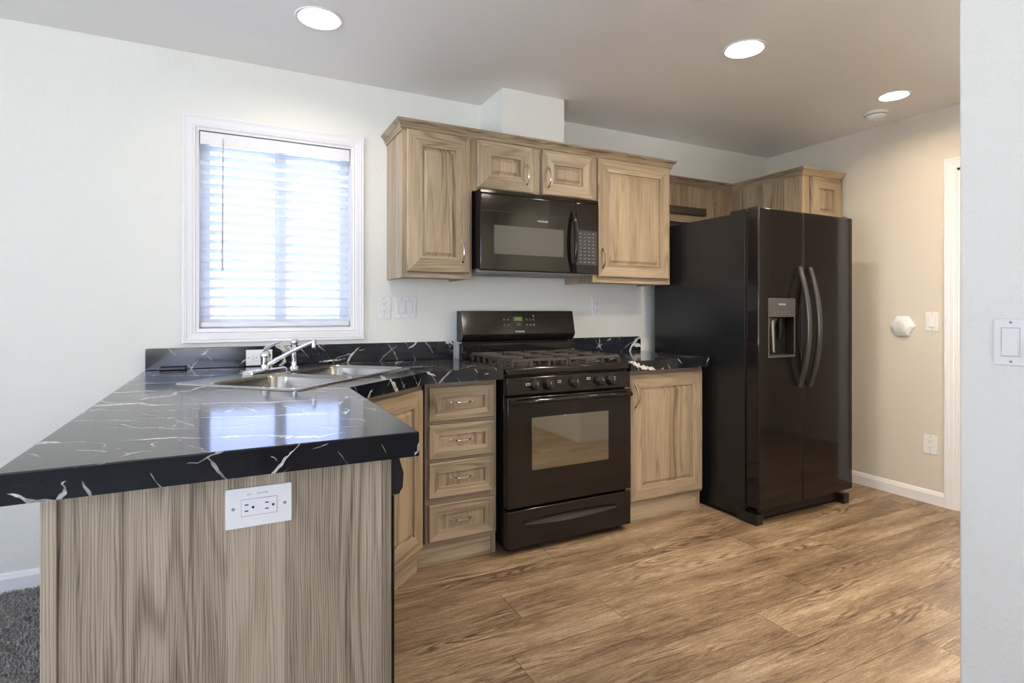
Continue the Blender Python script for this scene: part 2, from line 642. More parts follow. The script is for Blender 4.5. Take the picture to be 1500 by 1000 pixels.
mb = MB().box(XL, FX0, YF, 0, -0.02, -0.002)
struct(mb, 'floor_carpet', 'carpet')
# carpet pile: tufts where the living room shows beside the peninsula
mb = MB()
tv, tf = [], []
for k in range(26000):
    x = random.uniform(-2.30, FX0 - 0.012)
    y = random.uniform(-1.25, -0.016)
    h = random.uniform(0.006, 0.013)
    a = random.uniform(0, 2 * PI)
    w = random.uniform(0.0018, 0.0032)
    dx, dy = math.cos(a) * w, math.sin(a) * w
    lx, ly = random.uniform(-.005, .005), random.uniform(-.005, .005)
    o = len(tv)
    tv += [(x - dx, y - dy, -0.003), (x + dx, y + dy, -0.003), (x + dx * .8 + lx, y + dy * .8 + ly, h), (x - dx * .8 + lx, y - dy * .8 + ly, h)]
    tf.append((o, o + 1, o + 2, o + 3))
mb.add(tv, tf)
o = mb.build('carpet_pile', 'carpet')
o['kind'] = 'stuff'
tag(o, 'grey carpet pile on the living room floor beside the peninsula', 'carpet')

# back wall with the window hole
WX0, WX1, WZ0, WZ1 = -1.338, -0.602, 1.094, 2.074
mb = MB()
for a in ((XL - .12, WX0, 0, H), (WX1, 3.8, 0, H), (WX0, WX1, 0, WZ0), (WX0, WX1, WZ1, H)):
    mb.box(a[0], a[1], 0.0, 0.12, a[2], a[3])
struct(mb, 'wall_back', 'wall')
# right wall with doorway
DY0, DY1, DZ = -2.12, -1.312, 2.043
mb = MB()
for a in ((DY1, 0.0, 0, H), (YK, DY0, 0, H), (DY0, DY1, DZ, H)):
    mb.box(XR, XR + 0.12, a[0], a[1], a[2], a[3])
struct(mb, 'wall_right', 'wall_warm')
# room beyond the doorway
mb = MB().box(3.70, 3.80, YK, 0, 0, H).box(XR + .12, 3.7, -0.9, -0.8, 0, H).box(XR + .12, 3.7, -2.8, -2.7, 0, H)
struct(mb, 'wall_hall', 'wall_warm')
# partition whose end shows on the right of the picture
mb = MB().bbox(XN, XN2, YF, YN, 0, H, b=0.006, seg=3)
struct(mb, 'wall_partition', 'wall')
# short wall across from the cabinets, and the dim passage beside it
YE, XE = -2.45, 1.62
mb = MB().box(XE, XR, YE - .12, YE, 0, H).box(XE, XE + .12, YK, YE - .12, 0, H)
struct(mb, 'wall_entry', 'wall')
mb = MB().box(XN2, XE, YK - .12, YK, 0, H)
struct(mb, 'wall_front', 'wall_warm')
# living room walls with window openings
LW = (-4.1, -1.1, 0.7, 2.2)
mb = MB()
for a in ((XL - .12, LW[0], 0, H), (LW[1], XN, 0, H), (LW[0], LW[1], 0, LW[2]), (LW[0], LW[1], LW[3], H)):
    mb.box(a[0], a[1], YF - 0.12, YF, a[2], a[3])
struct(mb, 'wall_living', 'wall')
SW = (-4.4, -1.6, 0.7, 2.2)
mb = MB()
for a in ((YF, SW[0], 0, H), (SW[1], 0.0, 0, H), (SW[0], SW[1], 0, SW[2]), (SW[0], SW[1], SW[3], H)):
    mb.box(XL - 0.12, XL, a[0], a[1], a[2], a[3])
struct(mb, 'wall_left', 'wall')

# ceiling with the lamp holes; last three lamps are fill added out of view
LAMPS = [(-0.855, -0.603, 0.098, True), (0.972, -1.222, 0.098, False), (2.203, -1.214, 0.086, False), (1.25, -2.00, 0.098, False), (1.90, -1.85, 0.086, False), (1.14, -2.95, 0.098, False)]
bm = flat_with_holes([(XL - .12, YF - .12), (3.8, YF - .12), (3.8, .12), (XL - .12, .12)], [circle(x, y, r - 0.013) for x, y, r, _ in LAMPS], H)
mb = MB().bm(bm)
o = struct(mb, 'ceiling', 'ceil')
mb = MB().box(XL - .12, 3.8, YF - .12, .12, H + 0.12, H + 0.2)
struct(mb, 'ceiling_deck', 'ceil')

# boxed vent chase above the wall cabinets
mb = MB().box(0.150, 0.5505, -0.305, -0.0005, 2.150, H - 0.0005)
struct(mb, 'wall_chase', 'wall')

# baseboards


def baseboard(mb, a, b, nrm, h=0.082, t=0.013):
    prof = [(0, 0), (t, 0), (t, h * .72), (t * .75, h * .80), (t * .55, h * .93), (t * .2, h), (0, h)]
    a, b, nrm = Vector(a), Vector(b), Vector(nrm)
    n = len(prof)
    vs = [a + nrm * d + Vector((0, 0, z)) for d, z in prof] + [b + nrm * d + Vector((0, 0, z)) for d, z in prof]
    fs = [list(range(n)), list(range(n, 2 * n))] + [(i, (i + 1) % n, n + (i + 1) % n, n + i) for i in range(n)]
    mb.add(vs, fs)


mb = MB()
baseboard(mb, (XL, 0, 0), (-1.50, 0, 0), (0, -1, 0))
struct(mb, 'baseboard_back', 'trim')
mb = MB()
baseboard(mb, (XR, -1.246, 0), (XR, 0, 0), (-1, 0, 0))
struct(mb, 'baseboard_right', 'trim')
mb = MB()
baseboard(mb, (XN, YF, 0), (XN, YN, 0), (-1, 0, 0))
struct(mb, 'baseboard_partition', 'trim')


def casing(mb, a, b, out, face, w=0.066, t=0.017, ends=(1, 1)):
    """moulded casing board from a to b along the inner edge; out = direction away from the opening, face = direction into the room"""
    prof = [(0, 0), (0, t * .55), (w * .10, t * .75), (w * .16, t * .62), (w * .30, t * .78), (w * .62, t * .86), (w * .72, t * .98), (w * .78, t * .85), (w * .84, t), (w * .97, t), (w, t * .85), (w, 0)]
    a, b, out, face = Vector(a), Vector(b), Vector(out), Vector(face)
    d = (b - a).normalized()
    n = len(prof)
    vs = [a + out * p + face * q - d * (p * ends[0]) for p, q in prof] + [b + out * p + face * q + d * (p * ends[1]) for p, q in prof]
    fs = [list(range(n)), list(range(n, 2 * n))] + [(i, (i + 1) % n, n + (i + 1) % n, n + i) for i in range(n)]
    mb.add(vs, fs)


# window: casing, jamb, frame, sash stiles, panes
mb = MB()
fy = (0, -1, 0)
CW = 0.058
casing(mb, (WX0, 0, WZ0), (WX0, 0, WZ1), (-1, 0, 0), fy, CW)
casing(mb, (WX1, 0, WZ0), (WX1, 0, WZ1), (1, 0, 0), fy, CW)
casing(mb, (WX0, 0, WZ1), (WX1, 0, WZ1), (0, 0, 1), fy, CW)
casing(mb, (WX0, 0, WZ0), (WX1, 0, WZ0), (0, 0, -1), fy, CW)
win = struct(mb, 'window_1', 'trim')
mb = MB()
j = 0.012
mb.box(WX0, WX0 + j, -.004, .12, WZ0, WZ1).box(WX1 - j, WX1, -.004, .12, WZ0, WZ1)
mb.box(WX0 + j, WX1 - j, -.004, .12, WZ1 - j, WZ1).box(WX0 + j, WX1 - j, -.004, .12, WZ0, WZ0 + j)
mb.build('jamb', 'trim', win)
mb = MB()
fw = 0.045
xa, xb, za, zb = WX0 + j, WX1 - j, WZ0 + j, WZ1 - j
mb.box(xa, xa + fw, .078, .115, za, zb).box(xb - fw, xb, .078, .115, za, zb)
mb.box(xa + fw, xb - fw, .078, .115, zb - fw, zb).box(xa + fw, xb - fw, .078, .115, za, za + fw)
mb.box(-0.985, -0.930, .074, .115, za + fw, zb - fw)
mb.build('sash_frame', 'trim', win)
MB().box(xa + fw, -0.985, .096, .099, za + fw, zb - fw).build('pane', 'pane', win)
MB().box(-0.930, xb - fw, .088, .091, za + fw, zb - fw).build('pane', 'pane', win)


def plain_window(name, axis, pos, inner, u0, u1, z0, z1, nb):
    """casement in a living-room wall; axis is the wall's normal"""
    mb = MB()
    def bx(a0, a1, d0, d1, c0, c1):
        if axis == 'y':
            mb.box(a0, a1, min(d0, d1), max(d0, d1), c0, c1)
        else:
            mb.box(min(d0, d1), max(d0, d1), a0, a1, c0, c1)
    f = 0.05
    d0, d1 = pos, pos - 0.05 * inner
    bx(u0, u0 + f, d0, d1, z0, z1)
    bx(u1 - f, u1, d0, d1, z0, z1)
    bx(u0, u1, d0, d1, z0, z0 + f)
    bx(u0, u1, d0, d1, z1 - f, z1)
    for k in range(1, nb):
        c = u0 + (u1 - u0) * k / nb
        bx(c - .03, c + .03, d0, d1, z0, z1)
    w = struct(mb, name, 'trim')
    mb = MB()
    bx(u0 + f, u1 - f, pos - .02 * inner, pos - .025 * inner, z0 + f, z1 - f)
    mb.build('pane', 'pane', w)


plain_window('window_2', 'y', YF - .03, 1, LW[0], LW[1], LW[2], LW[3], 3)
plain_window('window_3', 'x', XL - .03, 1, SW[0], SW[1], SW[2], SW[3], 3)

# doorway in the right wall: jamb and casing
mb = MB()
casing(mb, (XR, DY1, 0), (XR, DY1, DZ), (0, 1, 0), (-1, 0, 0), 0.066, ends=(0, 1))
casing(mb, (XR, DY0, 0), (XR, DY0, DZ), (0, -1, 0), (-1, 0, 0), 0.066, ends=(0, 1))
casing(mb, (XR, DY0, DZ), (XR, DY1, DZ), (0, 0, 1), (-1, 0, 0), 0.066)
dr = struct(mb, 'door_1', 'trim')
mb = MB()
mb.box(XR - .004, XR + .12, DY1 - .014, DY1, 0, DZ).box(XR - .004, XR + .12, DY0, DY0 + .014, 0, DZ).box(XR - .004, XR + .12, DY0, DY1, DZ - .014, DZ)
mb.box(XR + .05, XR + .062, DY1 - .026, DY1 - .014, 0, DZ - .014)
mb.build('jamb', 'trim', dr)

# outside the kitchen window
mb = MB().box(-14, 12, 0.14, 24, -0.75, -0.7)
struct(mb, 'ground_outside', 'soil')
mb = MB()
for k in range(900):
    a = random.uniform(0, 2 * PI)
    x = random.uniform(-3.6, 1.2)
    hgt = 0.62 + 0.42 * math.sin(x * 2.3) * math.sin(x * 0.9 + 1)
    z = random.uniform(-0.69, 0.25 + hgt)
    y = 4.4 + random.uniform(-.45, .45)
    s = random.uniform(.05, .11)
    d = Vector((random.uniform(-1, 1), random.uniform(-1, 1), random.uniform(-1, 1))).normalized()
    e = d.orthogonal().normalized()
    p = Vector((x, y, z))
    mb.add([p - d * s, p + e * s * .5, p + d * s, p - e * s * .5], [(0, 1, 2, 3)])
for k in range(16):
    x = -3.5 + k * 0.3
    mb.sweep([(x, 4.4, -.7), (x + .05, 4.42, 0.2), (x - .08, 4.38, .8)], [.02, .015, .006], 6)
o = mb.build('hedge', 'leaf')
tag(o, 'sun-bleached leafy hedge outdoors seen low through the blind slats', 'hedge')

# ------------------------------------------------------------------ window blind
bl = thing('window_blind', 'white horizontal slat blind hanging inside the window frame', 'blind', ((WX0 + WX1) / 2, 0.03, 2.06))
bx0, bx1 = WX0 + 0.016, WX1 - 0.018
MB().bbox(bx0, bx1, 0.004, 0.058, 2.006, 2.050, b=.003).build('headrail', 'trim', bl)
MB().bbox(bx0, bx1, -0.001, 0.0035, 1.996, 2.056, b=.0012).build('valance', 'trim', bl)
SP = 0.0455
z = 1.985
tilt = math.radians(-17)
nsl = 0
while z > 1.165:
    mb = MB()
    cy, hw, th = 0.030, 0.0245, 0.0026
    n = 6
    up, lo = [], []
    for k in range(n + 1):
        s = -hw + 2 * hw * k / n
        crown = 0.0018 * (1 - (s / hw) ** 2)
        y = cy + s * math.cos(tilt)
        zz = z + s * math.sin(tilt) + crown
        up.append((y, zz + th / 2))
        lo.append((y, zz - th / 2))
    mb.prism(up + lo[::-1], bx0 + .003, bx1 - .003, axis='x')
    mb.build('slat', 'slat', bl)
    z -= SP
MB().bbox(bx0 + .002, bx1 - .002, 0.006, 0.054, 1.112, 1.136, b=.004).build('bottom_rail', 'trim', bl)
for x in (bx0 + .10, (bx0 + bx1) / 2, bx1 - .10):
    mb = MB()
    for y in (0.0045, 0.0555):
        mb.sweep([(x, y, 2.01), (x, y, 1.13)], 0.0008, 5)
    mb.build('ladder_cord', 'slat', bl)
mb = MB().sweep([(-1.222, -0.004, 2.030), (-1.223, -0.010, 2.0), (-1.227, -0.012, 1.385)], [.0025, .0042, .0045], 6)
mb.sweep([(-1.222, 0.004, 2.032), (-1.222, -0.006, 2.030)], .002, 6)
o = mb.build('tilt_wand', 'wand', bl)

# ------------------------------------------------------------------ cabinets


def raised(mb, x0, x1, z0, z1, yb, t=0.019, st=0.08, lift=0.0025):
    """raised-panel front facing -y: frame mitred, panel sunk with a bevelled field. materials 0 upright, 1 level, 2 panel"""
    rings = [(0, yb), (0, yb - t + .004), (.004, yb - t), (st - .022, yb - t), (st - .018, yb - t + .0012), (st - .001, yb - t + .0014), (st, yb - t + .0105), (st + .007, yb - t + .0105), (st + .022, yb - t + lift)]
    vs = []
    for d, y in rings:
        vs += [(x0 + d, y, z0 + d), (x1 - d, y, z0 + d), (x1 - d, y, z1 - d), (x0 + d, y, z1 - d)]
    fs, mi = [(0, 1, 2, 3)], [0]
    for k in range(len(rings) - 1):
        for e in range(4):
            a, b = k * 4 + e, k * 4 + (e + 1) % 4
            fs.append((a, b, b + 4, a + 4))
            if k >= 6:
                mi.append(2)
            else:
                mi.append(1 if e in (0, 2) else 0)
    k = (len(rings) - 1) * 4
    fs.append((k, k + 1, k + 2, k + 3))
    mi.append(2)
    mb.add(vs, fs, mi)


W3 = ['wood_v', 'wood_h', 'wood_p']


def pull(parent, c, length, vertical, local=False, label=None):
    """arched bar pull with flared square feet, standing off in -y"""
    L = length / 2
    mb = MB()
    path, rad = [], []
    n = 14
    for k in range(n + 1):
        s = -1 + 2 * k / n
        off = 0.026 * (1 - abs(s) ** 2.6) + 0.004
        w = 0.0036 + 0.0034 * abs(s) ** 3
        path.append((c[0], c[1] - off, c[2] + s * L) if vertical else (c[0] + s * L, c[1] - off, c[2]))
        rad.append(w)
    mb.sweep(path, rad, 8, flat=0.62 if not vertical else 1.0, up=(0, 1, 0) if not vertical else (1, 0, 0))
    for s in (-1, 1):
        if vertical:
            mb.bbox(c[0] - .0065, c[0] + .0065, c[1] - .006, c[1], c[2] + s * L - .008, c[2] + s * L + .008, b=.002)
        else:
            mb.bbox(c[0] + s * L - .008, c[0] + s * L + .008, c[1] - .006, c[1], c[2] - .0065, c[2] + .0065, b=.002)
    return mb.build('handle', 'nickel', parent, local)


YU = -0.312
UZ0, UZ1 = 1.362, 2.128


def face_frame(mb, x0, x1, z0, z1, yf, t, l, r, bot, top, mids=()):
    mb.box(x0, x0 + l, yf, yf + t, z0, z1, 0).box(x1 - r, x1, yf, yf + t, z0, z1, 0)
    mb.box(x0 + l, x1 - r, yf, yf + t, z0, z0 + bot, 1).box(x0 + l, x1 - r, yf, yf + t, z1 - top, z1, 1)
    for a, b in mids:
        mb.box(a, b, yf, yf + t, z0 + bot, z1 - top, 0)


def wall_cab(label, x0, x1, z0, doors, yf=YU):
    c = thing('wall_cabinet', label, 'cabinet', ((x0 + x1) / 2, -.001, z0))
    mb = MB()
    mb.box(x0, x0 + .014, yf + .017, -.001, z0, UZ1, 0).box(x1 - .014, x1, yf + .017, -.001, z0, UZ1, 0)
    mb.box(x0 + .014, x1 - .014, yf + .017, -.001, z0 + .012, z0 + .026, 1).box(x0 + .014, x1 - .014, yf + .017, -.001, UZ1 - .014, UZ1, 1)
    mb.box(x0 + .014, x1 - .014, -.008, -.001, z0 + .026, UZ1 - .014, 0)
    mb.build('carcass', ['wood_v', 'wood_h'], c)
    mb = MB()
    mids = [(doors[0][1] - .012, doors[1][0] + .012)] if len(doors) > 1 else []
    face_frame(mb, x0, x1, z0, UZ1, yf, .017, .036, .036, .04, .034, mids)
    mb.build('face_frame', ['wood_v', 'wood_h'], c)
    for a, b, za, zb, hx, hz in doors:
        mb = MB()
        raised(mb, a, b, za, zb, yf - .0005)
        d = mb.build('door', W3, c)
        pull(d, (hx, yf - .0195, hz), 0.115, True)
    return c


wall_cab('oak wall cabinet with tall narrow door between window and microwave', -.417, -.0375, UZ0, [(-.395, -.055, 1.391, 2.110, -.101, 1.503)])
wall_cab('short oak wall cabinet with two small doors above the microwave', -.0365, .745, 1.836, [(-.010, .330, 1.853, 2.110, .286, 1.955), (.388, .742, 1.853, 2.110, .426, 1.953)])
wall_cab('oak wall cabinet with wide tall door beside the refrigerator', .746, 1.352, UZ0, [(.776, 1.334, 1.397, 2.112, .806, 1.508)])


def crown(label, path, z0=2.106, z1=2.160, out=0.031):
    prof = [(0, z0), (.004, z0), (.006, z0 + .008), (.010, z0 + .011), (.013, z0 + .022), (.020, z0 + .034), (out - .003, z0 + .042), (out, z0 + .045), (out, z1), (-.012, z1), (-.012, UZ1 + .001), (0, UZ1 + .001)]
    n = len(prof)
    vs, fs, mi = [], [], []
    P = [Vector((x, y, 0)) for x, y in path]
    nr = []
    for a, b in zip(P, P[1:]):
        d = (b - a).normalized()
        nr.append(Vector((d.y, -d.x, 0)))
    for i, p in enumerate(P):
        if i == 0:
            m = nr[0]
        elif i == len(P) - 1:
            m = nr[-1]
        else:
            m = nr[i - 1] + nr[i]
        for d, z in prof:
            vs.append(p + m * d + Vector((0, 0, z)))
    for i in range(len(P) - 1):
        ax = 0 if abs((P[i + 1] - P[i]).x) > abs((P[i + 1] - P[i]).y) else 1
        for k in range(n):
            fs.append((i * n + k, i * n + (k + 1) % n, (i + 1) * n + (k + 1) % n, (i + 1) * n + k))
            mi.append(ax)
    fs += [list(range(n)), [(len(P) - 1) * n + k for k in range(n)]]
    mi += [0, 0]
    mb = MB().add(vs, fs, mi)
    o = mb.build('crown_molding', ['wood_h', 'wood_d'])
    return tag(o, label, 'molding')


crown('oak crown molding along the top of the three wall cabinets', [(-.418, -.001), (-.418, YU - .0005), (1.353, YU - .0005), (1.353, -.001)])

# panel and narrow cabinet above the refrigerator
pn = thing('wall_panel', 'oak panel on the wall behind and above the refrigerator', 'panel', (1.8, -.001, 1.75))
ZP = 1.838
MB().box(1.357, 2.244, -.022, -.001, ZP, UZ1).build('board', 'wood_v', pn)
MB().box(1.357, 2.244, -.012, -.001, 1.72, ZP - .0005).build('gap_shade_board', 'wood_dark', pn)  # dark board added to stand in for shade in the gap over the refrigerator
mb = MB().box(1.357, 2.20, -.030, -.0225, ZP, ZP + .044, 0)
mb.build('rail', 'wood_h', pn)
mb = MB().bbox(1.42, 1.958, -.046, -.0225, 1.894, 1.950, b=.004)
tag(mb.build('vent_strip', 'wood_dark', pn), 'dark brown strip set across the panel')

cb = thing('wall_cabinet', 'narrow oak cabinet hung at the wall corner over the refrigerator', 'cabinet', (2.445, -.001, 1.72))
cx0, cx1, cyf = 2.246, 2.640, -.612
mb = MB()
mb.box(cx0, cx0 + .014, cyf + .017, -.001, 1.78, UZ1).box(cx1 - .014, cx1, cyf + .017, -.001, 1.78, UZ1)
mb.box(cx0 + .014, cx1 - .014, cyf + .017, -.001, 1.78, 1.795).box(cx0 + .014, cx1 - .014, cyf + .017, -.001, UZ1 - .014, UZ1)
mb.build('carcass', 'wood_v', cb)
mb = MB()
face_frame(mb, cx0, cx1, 1.78, UZ1, cyf, .017, .075, .02, .03, .025)
mb.build('face_frame', ['wood_v', 'wood_h'], cb)
mb = MB()
raised(mb, cx0 + .078, cx1 - .004, 1.80, 2.106, cyf - .0005, st=.075)
mb.build('door', W3, cb)
crown('oak crown molding around the corner above the refrigerator', [(1.385, -.0225), (2.2455, -.0225), (2.2455, cyf - .0005), (2.6405, cyf - .0005), (2.6405, -.001)])

# base cabinets
YB = -0.580
CT = 0.859


def toe(mb, x0, x1, y, z1=.104):
    mb.box(x0, x1, y, y + .014, 0.0, z1, 1)


c = thing('drawer_cabinet', 'oak base cabinet with four stacked drawers beside the stove', 'cabinet', (-.2, -.3, 0))
mb = MB()
mb.box(-.385, -.371, YB + .018, -.02, .0, CT, 0).box(-.034, -.020, YB + .018, -.02, .0, CT, 0)
mb.box(-.371, -.034, -.03, -.02, .0, CT, 0).box(-.371, -.034, YB + .018, -.03, .09, .104, 1)
mb.build('carcass', ['wood_v', 'wood_h'], c)
mb = MB()
zs = [(.114, .285), (.316, .481), (.496, .656), (.675, .834)]
face_frame(mb, -.385, -.020, .104, CT, YB, .018, .03, .03, .02, .032)
for (a, b), (a2, b2) in zip(zs, zs[1:]):
    mb.box(-.355, -.05, YB, YB + .018, b - .012, a2 + .012, 1)
mb.build('face_frame', ['wood_v', 'wood_h'], c)
mb = MB()
toe(mb, -.422, -.046, YB + .008)
mb.box(-.046, -.022, YB + .004, YB + .018, 0, .104, 0)
mb.build('toe_kick', ['wood_v', 'wood_h'], c)
for za, zb in zs:
    mb = MB()
    raised(mb, -.370, -.038, za, zb, YB - .0005, t=.0185, st=.050, lift=.0088)
    d = mb.build('drawer', W3, c)
    pull(d, (-.207, YB - .0105, (za + zb) / 2 + .004), .098, False)

c = thing('base_cabinet', 'oak base cabinet with one door between stove and refrigerator', 'cabinet', (1.08, -.3, 0))
mb = MB()
mb.box(.775, .789, YB + .018, -.02, 0, CT, 0).box(1.345, 1.359, YB + .018, -.02, 0.0, CT, 0)
mb.box(.789, 1.345, -.03, -.02, 0, CT, 0).box(.789, 1.345, YB + .018, -.03, .09, .104, 1)
mb.build('carcass', ['wood_v', 'wood_h'], c)
mb = MB()
face_frame(mb, .775, 1.359, .104, CT, YB, .018, .03, .03, .02, .032)
mb.build('face_frame', ['wood_v', 'wood_h'], c)
mb = MB()
toe(mb, .775, 1.320, YB + .008)
mb.box(1.320, 1.345, YB + .004, YB + .018, 0, .104, 0)
mb.build('toe_kick', ['wood_v', 'wood_h'], c)
mb = MB()
raised(mb, .800, 1.347, .120, .834, YB - .0005, t=.0185, st=.08)
d = mb.build('door', W3, c)
pull(d, (.834, YB - .019, .71), .125, True)

# diagonal sink cabinet, authored in its own frame: face looks along -y, x runs along the face
TH = math.radians(42.3)
c = thing('sink_cabinet', 'oak corner base cabinet with angled door under the sink', 'cabinet', (-.407, -.5985, 0), TH)
FWD = 0.60
mb = MB()
mb.box(-FWD, -.02, .60, .612, .0, .735, 0).box(-FWD + .014, -.034, .018, .60, .09, .104, 1)
mb.box(-FWD, -FWD + .014, .018, .60, 0, .735, 0).box(-.034, -.02, .018, .20, 0, .735, 0)
mb.build('carcass', ['wood_v', 'wood_h'], c, True)
mb = MB()
face_frame(mb, -FWD, 0.0, .104, CT, 0, .018, .04, .030, .02, .035)
mb.build('face_frame', ['wood_v', 'wood_h'], c, True)
mb = MB()
mb.box(-FWD, -.022, .010, .024, 0, .104, 1)
mb.build('toe_kick', ['wood_v', 'wood_h'], c, True)
mb = MB()
raised(mb, -FWD + .03, -.016, .112, .832, -.0005, t=.0185, st=.075)
d = mb.build('door', W3, c, True)

# peninsula cabinet with its finished end panel
PX0, PX1, PY = -1.486, -.857, -1.80
c = thing('peninsula_cabinet', 'oak peninsula base with finished end panel under the marble counter', 'cabinet', (-1.17, -1.4, 0))
MB().box(PX0 + .024, PX1 - .021, PY + .004, PY + .02, 0, CT, 0).build('end_panel', 'wood_end', c)
MB().bbox(PX0, PX0 + .0235, PY - .004, PY + .02, 0, CT, b=.0015, smooth=False).build('corner_post', 'wood_end', c)
MB().bbox(PX1 - .020, PX1, PY, PY + .02, 0, CT, b=.0012, smooth=False).build('edge_strip', 'wood_end', c)
MB().box(PX0, PX0 + .014, PY + .0205, -.0145, 0, CT, 0).build('side_panel', 'wood_v', c)
MB().box(PX0 + .014, -.90, -1.165, -1.15, 0, CT).box(-.90, -.86, -1.165, -1.03, .1, CT).build('filler', 'wood_v', c)

# dishwasher in the peninsula, its face towards the kitchen: authored facing -y, turned to face +x
c = thing('dishwasher', 'black dishwasher in the peninsula side, seen edge-on beside the end panel', 'dishwasher', (-.857, -1.475, 0), PI / 2)
MB().box(-.30, .29, .012, .55, .06, .85).build('tub', 'black_satin', c, True)
MB().bbox(-.302, .295, -.014, .010, .11, .757, b=.004).build('door', 'black', c, True)
prof = [(.010, .760), (-.024, .760), (-.033, .775), (-.035, .808), (-.028, .832), (-.022, .852), (.010, .852)]
MB().prism(prof, -.302, .295, axis='x').build('control_panel', 'black_satin', c, True)
MB().box(-.30, .29, -.004, .012, .012, .105).build('kick_plate', 'black_satin', c, True)

# ------------------------------------------------------------------ worktops
CZ = 0.915


def slab(poly, z0, z1, b):
    bm = bmesh.new()
    vs = [bm.verts.new((x, y, z1)) for x, y in poly]
    f = bm.faces.new(vs)
    bm.normal_update()
    if f.normal.z < 0:
        bmesh.ops.reverse_faces(bm, faces=[f])
    r = bmesh.ops.extrude_face_region(bm, geom=[f])
    bmesh.ops.translate(bm, verts=[g for g in r['geom'] if isinstance(g, bmesh.types.BMVert)], vec=(0, 0, z0 - z1))
    ed = [e for e in bm.edges if all(abs(v.co.z - z1) < 1e-6 for v in e.verts)]
    bmesh.ops.bevel(bm, geom=ed, offset=b, segments=2, affect='EDGES', profile=.5)
    return bm


SKC = Vector((-.895, -.5475, 0))
SKA = PI / 4


def sk(a, b, z=0.0):
    return (SKC.x + a * math.cos(SKA) - b * math.sin(SKA), SKC.y + a * math.sin(SKA) + b * math.cos(SKA), z)


ct = thing('countertop', 'black marble-look worktop with white veins running from window wall over peninsula', 'worktop', (-1.1, -.8, CT))
poly = [(-1.544, -.0015), (-.0105, -.0015), (-.0105, -.6435), (-.391, -.6435), (-.8065, -1.0203), (-.803, -1.8366), (-1.544, -1.8366)]
top = MB().bm(slab(poly, .8595, CZ, .0025), 0, False).build('slab', 'marble', ct)
cm = MB()
pts = [sk(a, b)[:2] for a, b in rrect(-.398, .398, -.264, .264, .03)]
cm.prism(pts, .80, 1.0)
cut(top, cm)
top.data.materials.append(M['marble'])
mb = MB().bbox(-1.541, -.031, -.0205, -.0015, CZ + .0005, 1.015, b=.002, smooth=False)
mb.build('backsplash', 'marble', ct)

ct2 = thing('countertop', 'short black marble-look worktop between stove and refrigerator', 'worktop', (1.06, -.3, CT))
poly = [(.766, -.0015), (.766, -.6435), (1.352, -.6435), (1.3625, -.633), (1.3625, -.0015)]
MB().bm(slab(poly, .8595, CZ, .0025), 0, False).build('slab', 'marble', ct2)
pts = [(.760, CZ + .0005), (1.358, CZ + .0005)] + [(1.343 + .015 * math.cos(a), 1.0 + .015 * math.sin(a)) for a in [PI / 2 * k / 5 for k in range(6)]] + [(.760, 1.015)]
MB().prism(pts, -.0205, -.0015, axis='y').build('backsplash', 'marble', ct2)

# ------------------------------------------------------------------ sink
s = thing('kitchen_sink', 'stainless steel double-bowl sink set diagonally into the corner worktop', 'sink', (SKC.x, SKC.y, CZ), SKA)
bowls = [(-.392, -.013, -.258, .150), (.013, .392, -.258, .150)]
bm = flat_with_holes(rrect(-.412, .412, -.277, .277, .035), [rrect(a, b, c_, d, .055) for a, b, c_, d in bowls], .0055)
mb = MB().bm(bm)
o1, o2 = rrect(-.412, .412, -.277, .277, .035), rrect(-.416, .416, -.281, .281, .037)
n = len(o1)
mb.add([(x, y, .0055) for x, y in o1] + [(x, y, .0008) for x, y in o2], [(i, (i + 1) % n, n + (i + 1) % n, n + i) for i in range(n)], 0, True)
mb.build('rim', 'steel_rim', s, True)
for a, b, c_, d in bowls:
    mb = MB()
    levels = [(0, .0055, .055), (.003, .001, .055), (.007, -.010, .055), (.012, -.130, .05), (.022, -.155, .045), (.045, -.165, .03)]
    vs, fs = [], []
    for ins, z, r in levels:
        vs += [(x, y, z) for x, y in rrect(a + ins, b - ins, c_ + ins, d - ins, r)]
    n = len(rrect(0, 1, 0, 1, .1))
    for k in range(len(levels) - 1):
        fs += [(k * n + i, k * n + (i + 1) % n, (k + 1) * n + (i + 1) % n, (k + 1) * n + i) for i in range(n)]
    k = (len(levels) - 1) * n
    fs.append([k + i for i in range(n)])
    mb.add(vs, fs, 0, True)
    bw = mb.build('bowl', 'steel', s, True)
    mb = MB().lathe([(.042, .0015), (.040, .003), (.030, .001), (.012, .0)], ((a + b) / 2, (c_ + d) / 2, -.165), n=20)
    mb.build('drain', 'chrome', bw, True)

# faucet and sprayer on the sink deck
fp = sk(0.0, .222)
f = thing('faucet', 'chrome single-lever faucet with long low spout on the sink deck', 'faucet', (fp[0], fp[1], CZ + .0055), SKA)
mb = MB()
pts = rrect(-.125, .125, -.026, .026, .026, 8)
n = len(pts)
vs = [(x, y, .0005) for x, y in pts] + [(x * .98, y * .93, .010) for x, y in pts] + [(x * .93, y * .7, .015) for x, y in pts]
fs = [(k * n + i, k * n + (i + 1) % n, (k + 1) * n + (i + 1) % n, (k + 1) * n + i) for k in range(2) for i in range(n)] + [[2 * n + i for i in range(n)]]
mb.add(vs, fs, 0, True)
mb.build('deck_plate', 'chrome', f, True)
MB().lathe([(.021, .014), (.0195, .018), (.0195, .060), (.021, .062), (.021, .080), (.017, .092), (.009, .098), (0, .099)], (0, 0, 0), n=24).build('body', 'chrome', f, True)
